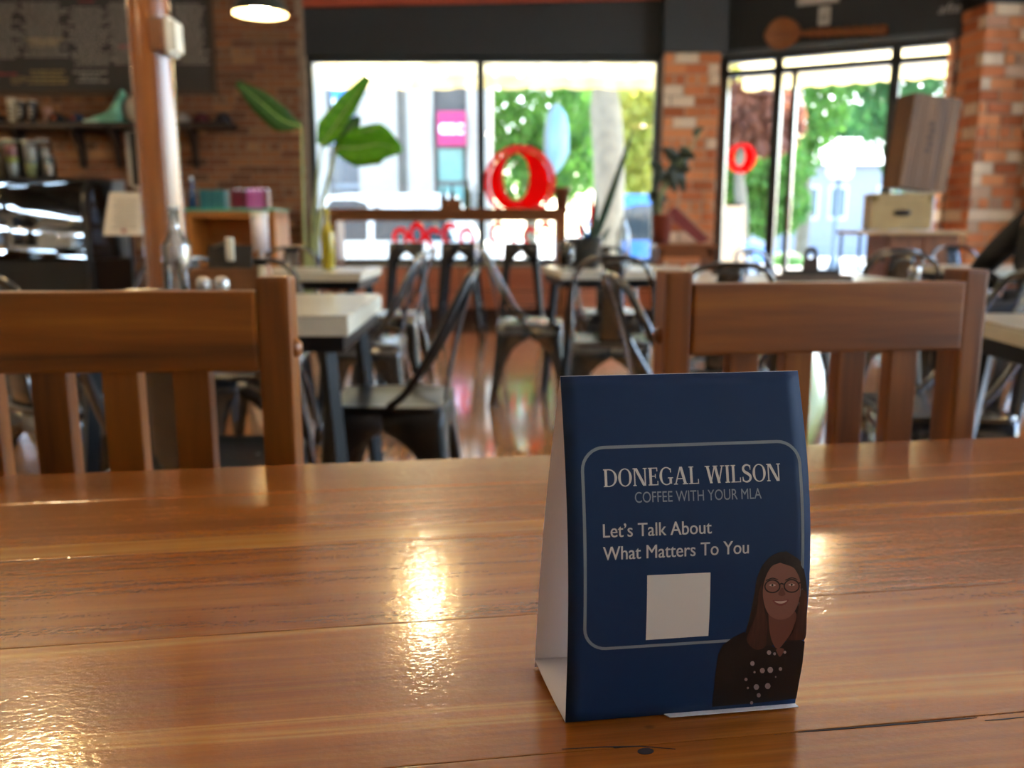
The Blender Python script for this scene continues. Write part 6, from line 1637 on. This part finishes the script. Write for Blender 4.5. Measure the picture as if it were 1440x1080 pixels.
# grey hall seen through the doors
HB = 38.0
ha, hb2 = Py(1112, 311, HB), Py(1290, 232, HB)
hl = thing('grey_hall', 'low grey building with two windows seen through the doors', 'building', (0, HB, 0))
MB().span((ha.x - 1, 0, gz - 0.1), (hb2.x + 6, 8, hb2.z)).build('wall', mat('grey_render', '#8d93a0', 0.85, var=0.05), hl)
MB().prism([(ha.x - 1.4, -0.5, hb2.z), (ha.x - 1.4, 4, hb2.z + 1.5), (ha.x - 1.4, 8.5, hb2.z)], (hb2.x - ha.x + 7.8, 0, 0)).build('roof', mat('pale_roof', '#8f979c', 0.7), hl)
for u in (1138, 1178, 1245):
    c_ = Py(u, 285, HB); w_ = MB().span((c_.x - 0.42, -0.05, c_.z - 0.75), (c_.x + 0.42, 0.0, c_.z + 0.75)).build('window', mat('window_trim_pale', '#c4c8cc', 0.6), hl)
    MB().span((c_.x - 0.30, -0.08, c_.z - 0.6), (c_.x + 0.30, -0.05, c_.z + 0.6)).build('pane', mat('teal_dark_pane', '#3f5a60', 0.2), w_)

# trees
def leaf_mat2(name, a, b):
    m, nt, bs = base_mat(name)
    n = noise(nt, coords(nt), 1.6, 3); c = ramp(nt, n, [(0.3, a), (0.7, b)]); nt.links.new(c, bs.inputs['Base Color']); bs.inputs['Roughness'].default_value = 0.6
    t = nt.nodes.new('ShaderNodeBsdfTranslucent'); nt.links.new(c, t.inputs[0]); mx = nt.nodes.new('ShaderNodeMixShader'); mx.inputs[0].default_value = 0.5
    o = nt.nodes['Material Output']; nt.links.new(bs.outputs[0], mx.inputs[1]); nt.links.new(t.outputs[0], mx.inputs[2]); nt.links.new(mx.outputs[0], o.inputs[0]); return m
FOL = [leaf_mat2('green_foliage', '#356a26', '#6f9f42'), leaf_mat2('yellow_green_foliage', '#8a9a34', '#c8c060'), leaf_mat2('deep_green_foliage', '#27552c', '#4c8042'), leaf_mat2('russet_foliage', '#5a362c', '#8c5a44')]
M_BARK = mat('pale_bark', '#6f6959', 0.9, var=0.2, vscale=6, bmp=0.4)
def tree(label, x, y, trunk_h, r, blobs, fol, n, seed, ls=0.16):
    t = thing('street_tree', label, 'tree', (x, y, gz), 0, 'trees along the street'); rn = random.Random(seed)
    MB().tube(smoothpath([(0, 0, -0.1), (0.05, 0, trunk_h * 0.4), (-0.05, 0.05, trunk_h * 0.75), (0.08, 0, trunk_h)], 5), [r * 1.25] + [r] * 8 + [r * 0.8] * 6 + [r * 0.6], 12).build('trunk', M_BARK, t)
    br = MB()
    for (bx0, by0, bz0, rx, ry, rz) in blobs: br.tube(smoothpath([(0, 0, trunk_h * 0.7), (bx0 * 0.5, by0 * 0.5, (trunk_h + bz0) * 0.5), (bx0, by0, bz0)], 4), [r * 0.5 - r * 0.04 * i for i in range(9)], 6)
    br.build('branches', M_BARK, t)
    V, F = [], []
    tot = sum(b[3] * b[4] * b[5] for b in blobs)
    for (bx0, by0, bz0, rx, ry, rz) in blobs:
        for _ in range(int(n * rx * ry * rz / tot)):
            while True:
                q = Vector((rn.uniform(-1, 1), rn.uniform(-1, 1), rn.uniform(-1, 1)))
                if 0.25 < q.length < 1: break
            c = Vector((bx0 + q.x * rx, by0 + q.y * ry, bz0 + q.z * rz)); s = ls * rn.uniform(0.6, 1.3)
            M_ = Euler((rn.uniform(0, 6.28), rn.uniform(0, 6.28), rn.uniform(0, 6.28))).to_matrix()
            o = len(V); V += [tuple(c + M_ @ Vector(k)) for k in ((-s, 0, 0), (0, -s * 0.5, 0.02), (s, 0, 0), (0, s * 0.5, 0.02))]; F.append((o, o + 1, o + 2, o + 3))
    me = bpy.data.meshes.new('foliage'); me.from_pydata(V, [], F); me.materials.append(fol); f = link('foliage', me, t); tag(f, kind='stuff')
tree('big pale trunked tree outside the right window pane', Py(852, 250, 13.6).x, 13.6, 4.6, 0.24, [(-0.6, 0.3, 4.6, 1.6, 1.4, 1.2), (1.2, 0.5, 4.4, 1.5, 1.4, 1.2), (0.2, 0.3, 5.8, 2.2, 2, 1.3)], FOL[1], 5200, 1)
tree('green tree behind the round emblem across the road', Py(745, 200, 26).x, 26, 3.4, 0.18, [(0, 0, 4.9, 2.3, 1.7, 2.0), (-0.5, 0, 2.8, 1.3, 1.2, 1.2), (1.0, 0.3, 3.0, 1.3, 1.2, 1.2)], FOL[0], 5200, 2)
tree('yellow green tree right of the pale trunk', Py(905, 220, 21).x, 21, 2.8, 0.14, [(0, 0, 2.6, 1.1, 1, 1.3), (0.4, 0.2, 3.8, 1.3, 1.1, 1.1)], FOL[1], 3200, 3)
tree('russet leaved tree seen at the top of the left door pane', Py(1048, 150, 17.9).x, 17.9, 3.0, 0.12, [(-0.2, 0, 3.5, 1.0, 0.9, 0.8), (0.4, 0, 3.2, 0.8, 0.8, 0.7)], FOL[3], 2600, 4)
tree('green tree behind the small door emblem', Py(1050, 210, 24).x, 24, 2.2, 0.14, [(0, 0, 2.8, 1.6, 1.4, 1.2), (0.6, 0, 1.7, 1.2, 1.2, 0.9)], FOL[0], 3200, 5)
tree('tall green tree in the left of the open door pane', Py(1135, 200, 26).x, 26, 4.2, 0.2, [(0, 0, 4.8, 1.2, 1.2, 1.6), (0.9, 0, 6.2, 1.8, 1.4, 1.2), (-0.3, 0, 3.0, 0.7, 0.8, 0.9)], FOL[0], 4200, 6)
tree('green tree filling the sidelight beside the crate', Py(1290, 150, 30).x, 30, 3.5, 0.2, [(0, 0, 5.2, 2.4, 2, 1.8), (-1.4, 0, 6.6, 1.8, 1.6, 1.2), (0.6, 0, 3.2, 1.6, 1.4, 1.2)], FOL[2], 5200, 7)
tree('deep green tree beyond the grey hall', Py(1205, 185, 52).x, 52, 4.5, 0.3, [(0, 0, 6.4, 2.6, 2, 1.6), (2.2, 0, 7.8, 2.0, 1.8, 1.4)], FOL[2], 3600, 8, 0.3)
tree('wide green tree beyond the far end of the road', 4.2, 34, 4.0, 0.25, [(0, 0, 5.0, 3.0, 2.2, 2.2), (-2.4, 0, 3.8, 2.0, 1.8, 1.6), (2.2, 0, 3.8, 2.0, 1.8, 1.8)], FOL[2], 6000, 10, 0.24)

# pale blue feather flag
fy = 11.2; ff = thing('feather_flag', 'pale blue feather flag outside the window beside the trunk', 'flag', (Py(772, 240, fy).x, fy, gz))
o0 = Vector(ff.location); ol = [Py(u, v, fy) - o0 for u, v in ((766, 250), (768, 180), (774, 155), (784, 147), (795, 156), (800, 185), (801, 215), (790, 235), (774, 255))]
g = [[Py(a, v, fy) - o0, Py((a + b) / 2, v, fy - 0.03) - o0, Py(b, v, fy) - o0] for v, a, b in ((256, 767, 772), (235, 767, 790), (215, 767, 800), (185, 768, 800), (163, 771, 797), (152, 777, 790), (147, 782, 786))]
MB().sheet(g, (0, 0.006, 0)).build('cloth', leaf_mat2('pale_blue_cloth', '#86b8cc', '#a8ccd8'), ff)
MB().tube([Vector((0, 0, 0))] + [Py(u, v, fy) - o0 for u, v in ((766, 256), (767, 190), (771, 162), (779, 149), (786, 147))], 0.014, 8).build('pole', mat('flag_pole', '#8b9094', 0.3, 0.7), ff)
MB().lathe([(0.0001, 0), (0.2, 0), (0.2, 0.04), (0.03, 0.06)], seg=20).build('base', M_BLACKIRON, ff)

# parked cars
def car(label, x, y, rotz, col, L=4.3, W=1.75, H=1.5):
    t = thing('parked_car', label, 'car', (x, y, gz - 0.10), rotz); m = mat('car_paint_' + col.strip('#'), col, 0.25, 0.1, var=0.03, coat=0.6)
    P_ = [(-L / 2, 0.35), (-L / 2 + 0.05, 0.75), (-L / 2 + 0.9, 0.92), (L / 2 - 0.25, 0.95), (L / 2, 0.75), (L / 2, 0.35)]
    MB().prism([(a, -W / 2, b) for a, b in P_], (0, W, 0)).build('body', m, t)
    C_ = [(-L / 2 + 0.85, 0.91), (-L / 2 + 1.55, H - 0.04), (-L / 2 + 1.9, H), (L / 2 - 0.75, H), (L / 2 - 0.30, 0.94)]
    cb = MB(); n = len(C_)
    cb.add([(a, -W / 2 + (0.03 if b < 1 else 0.18), b) for a, b in C_] + [(a, W / 2 - (0.03 if b < 1 else 0.18), b) for a, b in C_], [tuple(range(n)), tuple(reversed(range(n, 2 * n)))] + [(i, (i + 1) % n, n + (i + 1) % n, n + i) for i in range(n)])
    cab = cb.build('cabin', m, t)
    for s in (-1, 1):
        for a0, a1, b0, b1 in ((1.15, 1.62, 2.2, 2.2), (2.3, 2.3, L - 0.72, L - 0.98)):
            y0, y1 = s * (W / 2 - 0.035), s * (W / 2 - 0.165)
            MB().add([(-L / 2 + a0, y0, 0.98), (-L / 2 + b0, y0, 0.98), (-L / 2 + b1, y1, H - 0.09), (-L / 2 + a1, y1, H - 0.09)], [(0, 1, 2, 3)]).build('side_window', mat('car_glass', '#27343c', 0.08), cab)
    for ax in (-L / 2 + 0.8, L / 2 - 0.8):
        for s in (-1, 1): MB().lathe([(0.0001, -0.1), (0.20, -0.1), (0.31, -0.09), (0.32, 0), (0.31, 0.09), (0.20, 0.1), (0.0001, 0.1)], seg=20).xf(Matrix.Translation((ax, s * (W / 2 - 0.08), 0.32)) @ Matrix.Rotation(math.pi / 2, 4, 'X')).build('wheel', mat('tyre_rubber', '#1b1b1c', 0.8), t)
    for s in (-1, 1):
        MB().box((-L / 2 - 0.005, s * 0.6, 0.68), (0.03, 0.3, 0.12)).build('headlamp', mat('lamp_glass', '#d8e0e4', 0.15), t)
        MB().box((L / 2 + 0.005, s * 0.65, 0.72), (0.03, 0.2, 0.12)).build('tail_lamp', mat('tail_lamp_red', '#a01818', 0.3), t)
car('white parked car behind the left window pane', Py(520, 280, 14.4).x, 14.6, 0.0, '#c4d2d6', 4.3, 1.75, 1.72)
car('blue parked car low in the right window pane', Py(905, 280, 15.2).x + 0.6, 15.6, math.pi, '#1f6fc0', 4.0, 1.75, 1.75)

# street lamp with two globes, sandwich board, round planter
t = thing('street_lamp', 'street lamp with white globes seen through the door', 'street lamp', (Py(1176, 300, 22).x, 22, gz - 0.10)); lz_ = Py(1176, 235, 22).z - gz
MB().lathe([(0.0001, 0), (0.16, 0), (0.14, 0.3), (0.06, 0.5), (0.05, lz_ - 0.2), (0.0001, lz_ - 0.2)], seg=16).build('post', mat('lamp_post_grey', '#59646e', 0.4, 0.4), t)
for dx, dz in ((0.0, 0.30), (-0.12, 0.0), (0.14, 0.0)):
    MB().ball((dx, 0, lz_ + dz), (0.20, 0.20, 0.22), 14, 10).build('globe', mat('white_globe', '#d4d4d0', 0.3), t)
    MB().tube([(0, 0, lz_ - 0.25), (dx, 0, lz_ + dz - 0.2)], 0.025, 8).build('arm', mat('lamp_post_grey', '#59646e', 0.4, 0.4), t)
sby = 11.3; sb0, sb1 = Py(1017, 328, sby), Py(1046, 288, sby)
t = thing('sandwich_board', 'beige sandwich board outside the left door pane', 'sign board', ((sb0.x + sb1.x) / 2, sby, gz)); ww = (sb1.x - sb0.x) / 2; hh = sb1.z - gz
for s in (-1, 1):
    MB().sheet([[(-ww, s * 0.28, 0), (ww, s * 0.28, 0)], [(-ww, s * 0.02, hh), (ww, s * 0.02, hh)]], (0, -s * 0.02, 0), False).build('board', mat('beige_board', '#b3a48c', 0.7), t)
MB().box((0, 0, hh), (ww * 1.6, 0.05, 0.03)).build('hinge', M_BLACKIRON, t)
t = thing('stone_planter', 'white round planter on the sidewalk seen through the door', 'planter', (Py(1108, 330, 12.5).x, 12.5, gz))
MB().lathe([(0.0001, 0), (0.26, 0), (0.34, 0.5), (0.38, 0.55), (0.33, 0.55), (0.30, 0.45), (0.0001, 0.45)], seg=24).build('bowl', mat('white_stone', '#dcdad4', 0.7), t)
MB().ball((0, 0, 0.55), (0.28, 0.28, 0.2), 14, 8).build('shrub', FOL[0], t)
